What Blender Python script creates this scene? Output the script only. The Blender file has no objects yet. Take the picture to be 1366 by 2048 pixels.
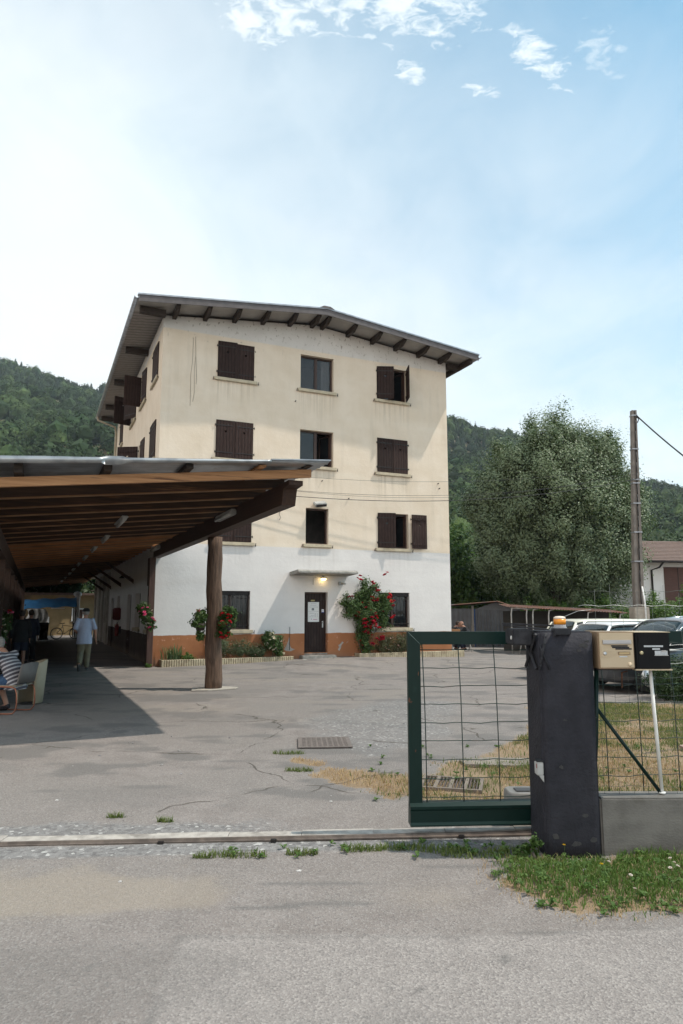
import bpy, bmesh, math, random
import numpy as np
from mathutils import Vector, Matrix, Euler, noise as mnoise
from mathutils.geometry import tessellate_polygon
R = math.radians
SC = bpy.context.scene
COL = SC.collection
rng = np.random.default_rng(7)
random.seed(7)

# ------------------------------------------------------------------ camera
cam = bpy.data.cameras.new("camera"); CAM = bpy.data.objects.new("camera", cam); COL.objects.link(CAM)
cam.sensor_fit = 'HORIZONTAL'; cam.sensor_width = 24.0; cam.lens = 24.0
cam.clip_start = 0.1; cam.clip_end = 6000
CAM.location = (0, 0, 1.7)
CAM.rotation_euler = (R(90) + math.atan2(194., 1366.), 0, 0)
SC.camera = CAM
# ------------------------------------------------------------------ sun, sky, exposure
A24 = R(24.)
AV = Vector((math.cos(A24), math.sin(A24), 0)); BV = Vector((-math.sin(A24), math.cos(A24), 0))
C0 = Vector((-5.70, 20.84, 0))
SUN = (AV * .54 - BV * .255 + Vector((0, 0, 1))).normalized()
sl = bpy.data.lights.new("sun", 'SUN'); SUNO = bpy.data.objects.new("sun", sl); COL.objects.link(SUNO)
sl.energy = 2.35; sl.angle = R(1.0); sl.color = (1.0, .92, .815)
SUNO.rotation_euler = SUN.to_track_quat('Z', 'Y').to_euler()
SUNO.location = (0, 0, 40)
w = bpy.data.worlds.new("World"); SC.world = w; w.use_nodes = True
def nd(t, typ, loc=None, **kw):
    n = t.nodes.new(typ)
    for k, v in kw.items():
        if k.startswith('i_'):
            n.inputs[k[2:].replace('_', ' ')].default_value = v
        else: setattr(n, k, v)
    return n
def math_n(t, op, a, b=None, c=None, clamp=False):
    n = t.nodes.new('ShaderNodeMath'); n.operation = op; n.use_clamp = clamp
    for i, v in enumerate((a, b, c)):
        if v is None: continue
        if isinstance(v, (int, float)): n.inputs[i].default_value = v
        else: t.links.new(v, n.inputs[i])
    return n.outputs[0]
def mixc(t, fac, a, b):
    n = t.nodes.new('ShaderNodeMix'); n.data_type = 'RGBA'
    for i, v in ((0, fac), (6, a), (7, b)):
        if isinstance(v, (int, float)): n.inputs[i].default_value = v
        elif isinstance(v, (tuple, list)): n.inputs[i].default_value = (*v[:3], 1)
        else: t.links.new(v, n.inputs[i])
    return n.outputs[2]
def smooth(t, v, lo, hi):
    n = t.nodes.new('ShaderNodeMapRange'); n.interpolation_type = 'SMOOTHSTEP'
    t.links.new(v, n.inputs[0]); n.inputs[1].default_value = lo; n.inputs[2].default_value = hi
    return n.outputs[0]
def noise(t, vec, scale, detail=5, rough=.55, dist=0.):
    n = t.nodes.new('ShaderNodeTexNoise'); n.inputs['Scale'].default_value = scale
    n.inputs['Detail'].default_value = detail; n.inputs['Roughness'].default_value = rough; n.inputs['Distortion'].default_value = dist
    if vec is not None: t.links.new(vec, n.inputs['Vector'])
    return n.outputs[0]
def mapping(t, vec, scale=(1, 1, 1), loc=(0, 0, 0), rot=(0, 0, 0)):
    n = t.nodes.new('ShaderNodeMapping'); t.links.new(vec, n.inputs[0])
    n.inputs[1].default_value = loc; n.inputs[2].default_value = rot; n.inputs[3].default_value = scale
    return n.outputs[0]

def build_world():
    t = w.node_tree; t.nodes.clear()
    out = t.nodes.new('ShaderNodeOutputWorld'); bg = t.nodes.new('ShaderNodeBackground'); bg2 = t.nodes.new('ShaderNodeBackground')
    sky = t.nodes.new('ShaderNodeTexSky'); sky.sky_type = 'NISHITA'; sky.sun_disc = False
    sky.sun_elevation = math.asin(SUN.z); sky.sun_rotation = math.atan2(SUN.x, SUN.y)
    sky.altitude = 700; sky.air_density = 1.0; sky.dust_density = 1.0; sky.ozone_density = 1.2
    tint = t.nodes.new('ShaderNodeMix'); tint.data_type = 'RGBA'; tint.blend_type = 'MULTIPLY'; tint.inputs[0].default_value = 1; tint.inputs[7].default_value = (.66, 1.16, 1.06, 1)
    t.links.new(sky.outputs[0], tint.inputs[6]); t.links.new(tint.outputs[2], bg.inputs[0]); bg.inputs[1].default_value = 0.098
    tc = t.nodes.new('ShaderNodeTexCoord'); g = tc.outputs['Generated']
    sp = t.nodes.new('ShaderNodeSeparateXYZ'); t.links.new(g, sp.inputs[0]); x, y, z = sp.outputs
    # cloud deck: direction projected on a plane high above
    zz = math_n(t, 'ADD', math_n(t, 'MAXIMUM', z, 0.0), .12)
    cx = math_n(t, 'DIVIDE', x, zz); cy = math_n(t, 'DIVIDE', y, zz)
    cb = t.nodes.new('ShaderNodeCombineXYZ'); t.links.new(cx, cb.inputs[0]); t.links.new(cy, cb.inputs[1])
    p = cb.outputs[0]
    big = noise(t, mapping(t, p, (.55, .55, 1), (3.1, 1.7, 0)), 1.0, 4, .5, .3)
    zp = math_n(t, 'MAXIMUM', z, .03)
    qb = t.nodes.new('ShaderNodeCombineXYZ'); qx = math_n(t, 'DIVIDE', x, zp); qy = math_n(t, 'DIVIDE', y, zp); t.links.new(qx, qb.inputs[0]); t.links.new(qy, qb.inputs[1]); q = qb.outputs[0]
    wisp = noise(t, mapping(t, p, (3.2, 2.2, 1), (1.2, 5.4, 0), (0, 0, .8)), 1.0, 8, .62, .6)
    fluff = noise(t, mapping(t, q, (8., 13., 1), (2.2, 1.1, 0), (0, 0, .35)), 1.0, 12, .66, .25)
    curl = noise(t, mapping(t, q, (24., 36., 1), (5.2, 3.1, 0), (0, 0, .6)), 1.0, 10, .62, .8)
    def blob(cx_, cy_, rx, ry, rot=0.):
        m = mapping(t, q, (1 / rx, 1 / ry, 1), (0, 0, 0), (0, 0, 0))
        n = t.nodes.new('ShaderNodeMapping'); n.vector_type = 'TEXTURE'; t.links.new(q, n.inputs[0]); n.inputs[1].default_value = (cx_, cy_, 0); n.inputs[2].default_value = (0, 0, rot); n.inputs[3].default_value = (rx, ry, 1)
        l = t.nodes.new('ShaderNodeVectorMath'); l.operation = 'LENGTH'; t.links.new(n.outputs[0], l.inputs[0]); return smooth(t, l.outputs['Value'], 1.35, .25)
    def puffs(lst, k):
        mk = None
        for a in lst:
            b_ = blob(*a); mk = b_ if mk is None else math_n(t, 'MAXIMUM', mk, b_)
        v = math_n(t, 'ADD', mk, math_n(t, 'ADD', math_n(t, 'MULTIPLY', math_n(t, 'SUBTRACT', fluff, .52), 2.0), math_n(t, 'MULTIPLY', math_n(t, 'SUBTRACT', curl, .52), 2.6)))
        return math_n(t, 'MULTIPLY', math_n(t, 'MULTIPLY', smooth(t, v, .15, 1.40), smooth(t, mk, .0, .30)), k)
    pf = math_n(t, 'MAXIMUM', puffs(CLOUDS, .96), puffs(SOFT, .55))
    # thin veil: thicker near the horizon and towards the left
    veil = math_n(t, 'ADD', math_n(t, 'MULTIPLY', z, -1.50), 1.38)
    veil = math_n(t, 'ADD', veil, math_n(t, 'MULTIPLY', x, -.80))
    veil = math_n(t, 'ADD', veil, math_n(t, 'MULTIPLY', math_n(t, 'SUBTRACT', big, .5), .9))
    veil = math_n(t, 'ADD', veil, math_n(t, 'MULTIPLY', math_n(t, 'SUBTRACT', wisp, .5), .5))
    veil = math_n(t, 'MULTIPLY_ADD', smooth(t, veil, -.10, 1.10), .93, .03)
    fac = math_n(t, 'MAXIMUM', veil, pf)
    shade = noise(t, mapping(t, p, (1.3, 1.3, 1), (7, 2, 0)), 1.0, 6, .55)
    ccol = mixc(t, smooth(t, shade, .3, .75), (.54, .595, .615), (.59, .61, .615))
        # hazy cloud glows around the sun; unseen fill added overhead and behind the viewer
    def facing(v, lo, hi):
        dp = t.nodes.new('ShaderNodeVectorMath'); dp.operation = 'DOT_PRODUCT'; t.links.new(g, dp.inputs[0]); dp.inputs[1].default_value = v; return smooth(t, dp.outputs['Value'], lo, hi)
    st_ = math_n(t, 'MULTIPLY_ADD', facing(tuple(SUN), .74, .99), 1.6, 1.0)
    bh = facing((0, -.62, .78), .25, .9); st_ = math_n(t, 'MULTIPLY_ADD', bh, .8, st_); t.links.new(st_, bg2.inputs[1])
    t.links.new(mixc(t, smooth(t, st_, 1.0, 1.7), ccol, (.70, .655, .605)), bg2.inputs[0])
    ms = t.nodes.new('ShaderNodeMixShader'); t.links.new(fac, ms.inputs[0])
    t.links.new(bg.outputs[0], ms.inputs[1]); t.links.new(bg2.outputs[0], ms.inputs[2])
    t.links.new(ms.outputs[0], out.inputs[0])
CLOUDS = [(.0, .99, .34, .15), (-.15, 1.05, .15, .08, .5), (.16, 1.03, .15, .09, -.3), (.365, 1.125, .14, .045, .75), (.13, 1.16, .06, .04, 1.2), (.27, 1.20, .07, .03, .3)]
SOFT = [(-.19, 1.17, .12, .08, -.8), (-.36, .99, .22, .10, .2), (.02, 1.62, .40, .22, .3), (.22, 1.95, .35, .20, -.3), (-.02, 1.38, .12, .05, 1.0), (.48, 1.12, .12, .05, .9), (-.5, 1.5, .5, .35, 0)]
build_world()
SC.view_settings.view_transform = 'Standard'; SC.view_settings.look = 'None'
SC.view_settings.exposure = 0.93; SC.view_settings.gamma = 1.0; SC.view_settings.use_curve_mapping = False
SC.cycles.use_denoising = True
SC.cycles.max_bounces = 6; SC.cycles.diffuse_bounces = 3; SC.cycles.glossy_bounces = 3; SC.cycles.transmission_bounces = 4
SC.cycles.transparent_max_bounces = 8; SC.cycles.caustics_reflective = False; SC.cycles.caustics_refractive = False
SC.render.film_transparent = False

# ------------------------------------------------------------------ object helpers
class MB:
    """collects vertices and faces (with material slots) for one mesh object"""
    def __init__(s): s.v = []; s.f = []; s.m = []; s.s = []
    def add(s, vs, fs, m=0, sm=False):
        o = len(s.v); s.v += [tuple(v) for v in vs]
        for f in fs: s.f.append(tuple(i + o for i in f)); s.m.append(m); s.s.append(sm)
        return s
    def box(s, lo, hi, m=0, M=None, bev=0.):
        x0, y0, z0 = lo; x1, y1, z1 = hi
        if bev > 0:
            b = min(bev, (x1 - x0) * .45, (y1 - y0) * .45, (z1 - z0) * .45)
            bm = bmesh.new(); bmesh.ops.create_cube(bm, size=1)
            for v in bm.verts: v.co = Vector(((x0 + x1) / 2 + v.co.x * (x1 - x0), (y0 + y1) / 2 + v.co.y * (y1 - y0), (z0 + z1) / 2 + v.co.z * (z1 - z0)))
            bmesh.ops.bevel(bm, geom=bm.edges[:], offset=b, segments=2, affect='EDGES')
            bm.verts.index_update()
            vs = [(M @ v.co if M else v.co) for v in bm.verts]; fs = [[v.index for v in f.verts] for f in bm.faces]
            bm.free(); return s.add(vs, fs, m)
        vs = [Vector(p) for p in ((x0, y0, z0), (x1, y0, z0), (x1, y1, z0), (x0, y1, z0), (x0, y0, z1), (x1, y0, z1), (x1, y1, z1), (x0, y1, z1))]
        if M: vs = [M @ v for v in vs]
        return s.add(vs, [(0, 3, 2, 1), (4, 5, 6, 7), (0, 1, 5, 4), (1, 2, 6, 5), (2, 3, 7, 6), (3, 0, 4, 7)], m)
    def tube(s, pts, r, n=8, m=0, cap=True, sm=True, ell=1.0):
        pts = [Vector(p) for p in pts]; N = len(pts)
        rs = r if isinstance(r, (list, tuple)) else [r] * N
        o = len(s.v); up = None
        for i, p in enumerate(pts):
            d = (pts[min(i + 1, N - 1)] - pts[max(i - 1, 0)]).normalized()
            if up is None:
                up = Vector((0, 0, 1)) if abs(d.z) < .9 else Vector((1, 0, 0))
            a = d.cross(up).normalized(); b = a.cross(d).normalized(); up = b
            for k in range(n):
                t = 2 * math.pi * k / n
                s.v.append(tuple(p + (a * math.cos(t) + b * math.sin(t) * ell) * rs[i]))
        for i in range(N - 1):
            for k in range(n):
                k2 = (k + 1) % n
                s.f.append((o + i * n + k, o + i * n + k2, o + (i + 1) * n + k2, o + (i + 1) * n + k)); s.m.append(m); s.s.append(sm)
        if cap:
            s.f.append(tuple(o + k for k in range(n))[::-1]); s.m.append(m); s.s.append(False)
            s.f.append(tuple(o + (N - 1) * n + k for k in range(n))); s.m.append(m); s.s.append(False)
        return s
    def lathe(s, prof, c=(0, 0, 0), n=16, m=0, M=None):
        pr = []
        for (r, z) in prof:
            ring = []
            for k in range(n):
                t = 2 * math.pi * k / n
                q = Vector((c[0] + r * math.cos(t), c[1] + r * math.sin(t), c[2] + z)); ring.append(M @ q if M else q)
            pr.append(ring)
        return s.loft(pr, m)
    def loft(s, rings, m=0, cap=True, sm=True, closed=True):
        n = len(rings[0]); o = len(s.v)
        for r in rings: s.v += [tuple(q) for q in r]
        for i in range(len(rings) - 1):
            for k in range(n if closed else n - 1):
                k2 = (k + 1) % n
                s.f.append((o + i * n + k, o + i * n + k2, o + (i + 1) * n + k2, o + (i + 1) * n + k)); s.m.append(m); s.s.append(sm)
        if cap and closed:
            s.f.append(tuple(o + k for k in range(n))[::-1]); s.m.append(m); s.s.append(False)
            s.f.append(tuple(o + (len(rings) - 1) * n + k for k in range(n))); s.m.append(m); s.s.append(False)
        return s
    def prism(s, poly, d, m=0, M=None):
        """extrude a polygon of 3-D points by the vector d"""
        n = len(poly); d = Vector(d)
        a = [Vector(p) for p in poly]; b = [p + d for p in a]
        vs = a + b
        if M: vs = [M @ v for v in vs]
        fs = [tuple(range(n))[::-1], tuple(range(n, 2 * n))] + [(i, (i + 1) % n, n + (i + 1) % n, n + i) for i in range(n)]
        return s.add(vs, fs, m)
    def mesh(s, name, mats):
        me = bpy.data.meshes.new(name); me.from_pydata(s.v, [], s.f)
        for x in (mats if isinstance(mats, (list, tuple)) else [mats]): me.materials.append(x)
        me.polygons.foreach_set('material_index', s.m); me.polygons.foreach_set('use_smooth', s.s)
        bm = bmesh.new(); bm.from_mesh(me); bmesh.ops.recalc_face_normals(bm, faces=bm.faces[:]); bm.to_mesh(me); bm.free()
        me.update(); return me
    def build(s, name, mats, parent=None, loc=None, rot=None):
        return link(name, s.mesh(name, mats), parent, loc, rot)
def link(name, me, parent=None, loc=None, rot=None):
    o = bpy.data.objects.new(name, me); COL.objects.link(o)
    if parent: o.parent = parent
    if loc is not None: o.location = loc
    if rot is not None: o.rotation_euler = rot
    return o
def tag(o, label=None, cat=None, group=None, kind=None):
    if label: o['label'] = label
    if cat: o['category'] = cat
    if group: o['group'] = group
    if kind: o['kind'] = kind
    return o
def thing(name, label, cat, loc=(0, 0, 0), rz=0., group=None):
    o = bpy.data.objects.new(name, None); COL.objects.link(o); o.location = loc; o.rotation_euler = (0, 0, rz)
    o.empty_display_size = .2
    return tag(o, label, cat, group)
def W(u, b, z=0.):          # building frame -> world
    return C0 + AV * u + BV * b + Vector((0, 0, z))
def tri_mesh(name, V, F, mats, mi=None, smooth_=False):
    """fast mesh from numpy arrays (F: n x 3 or n x 4)"""
    me = bpy.data.meshes.new(name); k = F.shape[1]
    me.vertices.add(len(V)); me.vertices.foreach_set('co', np.ascontiguousarray(V, dtype=np.float32).ravel())
    me.loops.add(F.size); me.loops.foreach_set('vertex_index', np.ascontiguousarray(F, dtype=np.int32).ravel())
    me.polygons.add(len(F)); me.polygons.foreach_set('loop_start', np.arange(0, F.size, k, dtype=np.int32))
    try: me.polygons.foreach_set('loop_total', np.full(len(F), k, dtype=np.int32))
    except Exception: pass
    for x in (mats if isinstance(mats, (list, tuple)) else [mats]): me.materials.append(x)
    if mi is not None: me.polygons.foreach_set('material_index', np.ascontiguousarray(mi, dtype=np.int32))
    me.polygons.foreach_set('use_smooth', np.full(len(F), smooth_, dtype=bool))
    me.update(calc_edges=True); me.validate(); return me

# ------------------------------------------------------------------ materials
def mat(name, c1, c2=None, rough=.75, scale=4., detail=6, lo=.35, hi=.65, bump=0., bscale=40., metal=0., spec=.35, stretch=(1, 1, 1), island=0., c3=None, s3=1.2, lo3=.5, hi3=.7, bdist=.01, coat=0.):
    m = bpy.data.materials.new(name); m.use_nodes = True; t = m.node_tree
    p = t.nodes['Principled BSDF']
    tc = t.nodes.new('ShaderNodeTexCoord'); v = mapping(t, tc.outputs['Object'], stretch)
    if c2 is None: c2 = tuple(x * .8 for x in c1)
    col = mixc(t, smooth(t, noise(t, v, scale, detail), lo, hi), c1, c2)
    if c3: col = mixc(t, smooth(t, noise(t, v, s3, 7, .6), lo3, hi3), col, c3)
    if island:
        g = t.nodes.new('ShaderNodeNewGeometry'); h = t.nodes.new('ShaderNodeHueSaturation')
        t.links.new(math_n(t, 'MULTIPLY_ADD', g.outputs['Random Per Island'], island * 2, 1 - island), h.inputs['Value']); t.links.new(col, h.inputs['Color']); col = h.outputs[0]
    t.links.new(col, p.inputs['Base Color'])
    p.inputs['Roughness'].default_value = rough; p.inputs['Metallic'].default_value = metal; p.inputs['Specular IOR Level'].default_value = spec
    if coat: p.inputs['Coat Weight'].default_value = coat; p.inputs['Coat Roughness'].default_value = .05
    if bump:
        b = t.nodes.new('ShaderNodeBump'); b.inputs['Strength'].default_value = bump; b.inputs['Distance'].default_value = bdist
        t.links.new(noise(t, v, bscale, 6, .6), b.inputs['Height']); t.links.new(b.outputs[0], p.inputs['Normal'])
    return m
def leaf(name, c1, c2, trans=.35, back=None, rough=.55):
    m = bpy.data.materials.new(name); m.use_nodes = True; t = m.node_tree
    p = t.nodes['Principled BSDF']; g = t.nodes.new('ShaderNodeNewGeometry')
    col = mixc(t, g.outputs['Random Per Island'], c1, c2)
    if back: col = mixc(t, g.outputs['Backfacing'], col, back)
    t.links.new(col, p.inputs['Base Color']); p.inputs['Roughness'].default_value = rough; p.inputs['Specular IOR Level'].default_value = .3
    tr = t.nodes.new('ShaderNodeBsdfTranslucent'); t.links.new(col, tr.inputs[0])
    ms = t.nodes.new('ShaderNodeMixShader'); ms.inputs[0].default_value = trans
    t.links.new(p.outputs[0], ms.inputs[1]); t.links.new(tr.outputs[0], ms.inputs[2])
    t.links.new(ms.outputs[0], t.nodes['Material Output'].inputs[0]); return m
def glass(name, tint=(.02, .025, .03), rough=.03, alpha=.45):
    m = bpy.data.materials.new(name); m.use_nodes = True; t = m.node_tree
    p = t.nodes['Principled BSDF']; p.inputs['Base Color'].default_value = (*tint, 1); p.inputs['Roughness'].default_value = rough
    p.inputs['Specular IOR Level'].default_value = .8
    tr = t.nodes.new('ShaderNodeBsdfTransparent'); ms = t.nodes.new('ShaderNodeMixShader'); ms.inputs[0].default_value = alpha
    t.links.new(tr.outputs[0], ms.inputs[1]); t.links.new(p.outputs[0], ms.inputs[2]); t.links.new(ms.outputs[0], t.nodes['Material Output'].inputs[0])
    return m
def wood_planks(name, c1, c2, period, axis=0, rough=.8, gap=.10, dark=.35, c3=None, bump=.6):
    """wood with plank joints every `period` metres along an object axis"""
    m = mat(name, c1, c2, rough=rough, scale=3., stretch=tuple(9. if i == axis else (1.2 if i == 2 else 2.) for i in range(3)), c3=c3, spec=.15)
    t = m.node_tree; p = t.nodes['Principled BSDF']
    tc = t.nodes.new('ShaderNodeTexCoord'); sp = t.nodes.new('ShaderNodeSeparateXYZ'); t.links.new(tc.outputs['Object'], sp.inputs[0])
    fr = math_n(t, 'FRACT', math_n(t, 'DIVIDE', math_n(t, 'ADD', sp.outputs[axis], 50.), period))
    e = math_n(t, 'MINIMUM', fr, math_n(t, 'SUBTRACT', 1., fr)); g = smooth(t, e, gap * .35, gap)
    old = p.inputs['Base Color'].links[0].from_socket
    t.links.new(mixc(t, g, tuple(x * dark for x in c1), old), p.inputs['Base Color'])
    oi = t.nodes.new('ShaderNodeObjectInfo'); hv = t.nodes.new('ShaderNodeHueSaturation'); old = p.inputs['Base Color'].links[0].from_socket
    t.links.new(math_n(t, 'MULTIPLY_ADD', oi.outputs['Random'], .55, .75), hv.inputs['Value']); t.links.new(old, hv.inputs['Color']); t.links.new(hv.outputs[0], p.inputs['Base Color'])
    b = t.nodes.new('ShaderNodeBump'); b.inputs['Strength'].default_value = bump; b.inputs['Distance'].default_value = .012
    t.links.new(g, b.inputs['Height']); t.links.new(b.outputs[0], p.inputs['Normal'])
    return m
MT = {}
MT['shutter'] = wood_planks('shutter wood', (.030, .0175, .0150), (.046, .028, .024), .104, 0, rough=.75)
MT['iron'] = mat('black iron', (.03, .025, .024), rough=.6, metal=.3)
MT['rust'] = mat('rusty iron', (.16, .07, .04), (.06, .03, .02), rough=.85, scale=25)
MT['sill'] = mat('painted sill', (.50, .43, .31), (.40, .34, .25), scale=6, bump=.2)
MT['winframe'] = mat('brown window frame', (.060, .032, .024), (.04, .022, .017), rough=.5, scale=12)
MT['glass'] = glass('window glass')
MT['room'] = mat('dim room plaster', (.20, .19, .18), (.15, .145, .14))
MT['curtain'] = mat('net curtain', (.55, .55, .55), (.45, .45, .45), scale=20, stretch=(6, 6, .3))
MT['door'] = wood_planks('door wood', (.026, .016, .0145), (.036, .024, .021), .10, 0, rough=.6)
MT['soffit'] = wood_planks('soffit boards', (.27, .25, .235), (.20, .18, .165), .24, 1, rough=.85, gap=.16, dark=.5)
MT['darkwood'] = mat('dark stained beam', (.030, .022, .019), (.052, .038, .031), scale=5, stretch=(2, .5, 8), bump=.3)
MT['fascia'] = mat('grey brown fascia', (.115, .10, .10), (.085, .075, .075), scale=5, rough=.55)
MT['zinc'] = mat('zinc', (.36, .37, .39), (.26, .27, .29), rough=.42, metal=.7, scale=6)
MT['galv'] = mat('corrugated galvanised sheet', (.50, .52, .55), (.36, .37, .39), rough=.38, metal=.75, scale=3, c3=(.30, .27, .25), s3=2., lo3=.62, hi3=.8)
MT['concrete'] = mat('weathered concrete', (.30, .285, .26), (.21, .20, .18), scale=9, bump=.5, bscale=60, c3=(.12, .11, .10), s3=2.5, lo3=.55, hi3=.75)
MT['timber'] = mat('canopy timber', (.060, .029, .016), (.034, .017, .010), scale=3.5, stretch=(.5, 8, 8), rough=.7, c3=(.22, .10, .045), s3=1.5, lo3=.56, hi3=.75, island=.35)
MT['litedge'] = mat('painted lit timber edge', (.32, .175, .088), (.17, .085, .04), scale=2.5, stretch=(.6, 6, 6), rough=.75)  # paler tone painting in the light caught along the purlin bottoms
MT['orangetimber'] = mat('orange purlin timber', (.46, .20, .078), (.33, .14, .055), scale=3, stretch=(.5, 6, 6), rough=.7, island=.2)  # more orange timber tone for one stretch of purlins
MT['fasciatimber'] = mat('canopy front timber', (.52, .28, .14), (.40, .20, .09), scale=3.5, stretch=(.4, 8, 8), rough=.7, c3=(.16, .08, .045), s3=2.2, lo3=.58, hi3=.66)
MT['beam'] = mat('laminated beam', (.055, .027, .017), (.035, .018, .012), scale=4, stretch=(8, .4, 10), rough=.65)
MT['log'] = mat('weathered log', (.150, .092, .062), (.078, .048, .034), scale=7, stretch=(3.5, 3.5, .35), rough=.9, bump=1., bscale=22, c3=(.22, .17, .135), s3=2.5, lo3=.58, hi3=.78, bdist=.02)
MT['anthracite'] = mat('anthracite render', (.0215, .0215, .0275), (.029, .029, .037), scale=7, rough=.7, spec=.2, bump=.7, bscale=38, bdist=.012, c3=(.022, .022, .026), s3=2.0)
MT['anth_iron'] = mat('anthracite painted iron', (.020, .021, .025), (.034, .034, .039), scale=20, rough=.6, spec=.2, bump=.2)
MT['green'] = mat('dark green paint', (.003, .0165, .0135), (.004, .019, .016), scale=5, rough=.42, spec=.22, c3=(.010, .030, .026), s3=8, lo3=.62, hi3=.8)
MT['greenwire'] = mat('green wire', (.012, .032, .026), (.06, .045, .035), scale=8, lo=.5, hi=.75, rough=.5)
MT['greywire'] = mat('grey wire', (.13, .14, .13), rough=.5, metal=.4)
MT['white'] = mat('white paint', (.72, .72, .70), (.62, .62, .60), scale=10)
MT['cable'] = mat('black cable', (.02, .02, .022), rough=.6)
MT['steel'] = mat('brushed steel', (.50, .50, .50), (.4, .4, .4), rough=.3, metal=.9, scale=30)
MT['lampgrey'] = mat('lamp housing', (.42, .42, .40), (.33, .33, .32), rough=.45)
def emit(name, c, s):
    m = bpy.data.materials.new(name); m.use_nodes = True; p = m.node_tree.nodes['Principled BSDF']
    p.inputs['Base Color'].default_value = (.8, .7, .5, 1); p.inputs['Emission Color'].default_value = (*c, 1); p.inputs['Emission Strength'].default_value = s; return m
MT['lit'] = emit('lit bulb', (1., .72, .30), 7.)
# ------------------------------------------------------------------ main building
def facade_mat(name, plinth):
    m = bpy.data.materials.new(name); m.use_nodes = True; t = m.node_tree; p = t.nodes['Principled BSDF']
    tc = t.nodes.new('ShaderNodeTexCoord'); o = tc.outputs['Object']
    sp = t.nodes.new('ShaderNodeSeparateXYZ'); t.links.new(o, sp.inputs[0]); z = sp.outputs[2]
    wob = math_n(t, 'MULTIPLY', math_n(t, 'SUBTRACT', noise(t, o, 2.2, 5, .6), .5), .09)
    zw = math_n(t, 'ADD', z, wob)
    fine = noise(t, mapping(t, o, (1, 1, 1)), 1.3, 8, .6)
    streak = noise(t, mapping(t, o, (2.6, 2.6, .28)), 1.0, 7, .6)
    layer = noise(t, mapping(t, o, (.35, .35, 3.4)), 1.0, 5, .5)
    cream = mixc(t, smooth(t, fine, .30, .72), (.652, .547, .428), (.717, .617, .503))
    cream = mixc(t, math_n(t, 'MULTIPLY', smooth(t, streak, .50, .78), .42), cream, (.48, .41, .32))
    cream = mixc(t, math_n(t, 'MULTIPLY', smooth(t, layer, .52, .75), .30), cream, (.73, .655, .55))
    white = mixc(t, smooth(t, fine, .3, .7), (.635, .605, .585), (.69, .66, .635))
    white = mixc(t, math_n(t, 'MULTIPLY', smooth(t, layer, .5, .72), .35), white, (.58, .54, .51))
    # rain streaks under the sills
    ux = sp.outputs[0]; du = None
    for c_ in (2.40, 5.31, 8.26):
        d_ = math_n(t, 'ABSOLUTE', math_n(t, 'SUBTRACT', ux, c_)); du = d_ if du is None else math_n(t, 'MINIMUM', du, d_)
    drop = math_n(t, 'MULTIPLY', math_n(t, 'FRACT', math_n(t, 'DIVIDE', math_n(t, 'SUBTRACT', 9.17 + 2.72 * 4, z), 2.72)), 2.72)
    fine_st = noise(t, mapping(t, o, (9, 9, .22)), 1.0, 5, .6)
    rain = math_n(t, 'MULTIPLY', math_n(t, 'MULTIPLY', smooth(t, drop, 1.15, .0), smooth(t, du, .86, .60)), smooth(t, fine_st, .42, .70))
    cream = mixc(t, math_n(t, 'MULTIPLY', rain, .55), cream, (.36, .29, .21)); white = mixc(t, math_n(t, 'MULTIPLY', rain, .30), white, (.44, .41, .38))
    attic = mixc(t, smooth(t, fine, .3, .7), (.56, .53, .50), (.63, .60, .57))
    spots = noise(t, mapping(t, o, (1, 1, .65)), 11, 3, .5)
    # peeling specks under the eaves
    sm_ = math_n(t, 'MULTIPLY', smooth(t, spots, .60, .66), smooth(t, math_n(t, 'ADD', z, math_n(t, 'MULTIPLY', math_n(t, 'SUBTRACT', streak, .5), 3.)), 10.2, 11.4))
    pl = mixc(t, smooth(t, fine, .3, .7), plinth, tuple(c * .78 for c in plinth))
    pl = mixc(t, math_n(t, 'MULTIPLY', smooth(t, noise(t, o, 3.4, 8, .65), .60, .66), .8), pl, tuple(min(1, c * 1.25 + .12) for c in plinth))
    col = mixc(t, smooth(t, z, 10.62, 10.68), cream, attic)
    col = mixc(t, math_n(t, 'MULTIPLY', sm_, .75), col, (.20, .165, .13))
    col = mixc(t, smooth(t, z, 3.715, 3.735), white, col)
    col = mixc(t, smooth(t, zw, .895, .915), pl, col)
    # grime just above the ground
    col = mixc(t, math_n(t, 'MULTIPLY', smooth(t, math_n(t, 'ADD', z, math_n(t, 'MULTIPLY', fine, .5)), .62, .25), .5), col, (.22, .17, .13))
    t.links.new(col, p.inputs['Base Color']); p.inputs['Roughness'].default_value = .9; p.inputs['Specular IOR Level'].default_value = .2
    b = t.nodes.new('ShaderNodeBump'); b.inputs['Strength'].default_value = .28; b.inputs['Distance'].default_value = .02
    hh = math_n(t, 'ADD', noise(t, o, 9, 6, .6), math_n(t, 'MULTIPLY', layer, .8))
    t.links.new(hh, b.inputs['Height']); t.links.new(b.outputs[0], p.inputs['Normal'])
    return m
MT['front'] = facade_mat('front facade render', (.40, .165, .075))
MT['side'] = facade_mat('side facade render', (.085, .062, .053))
BW, BD, ZE = 10.61, 13.4, 10.95          # width, depth, top of the straight walls
bld = thing('apartment_building', 'tall cream and white rendered house with brown shutters and shallow grey gable roof', 'building', C0, A24)

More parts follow.
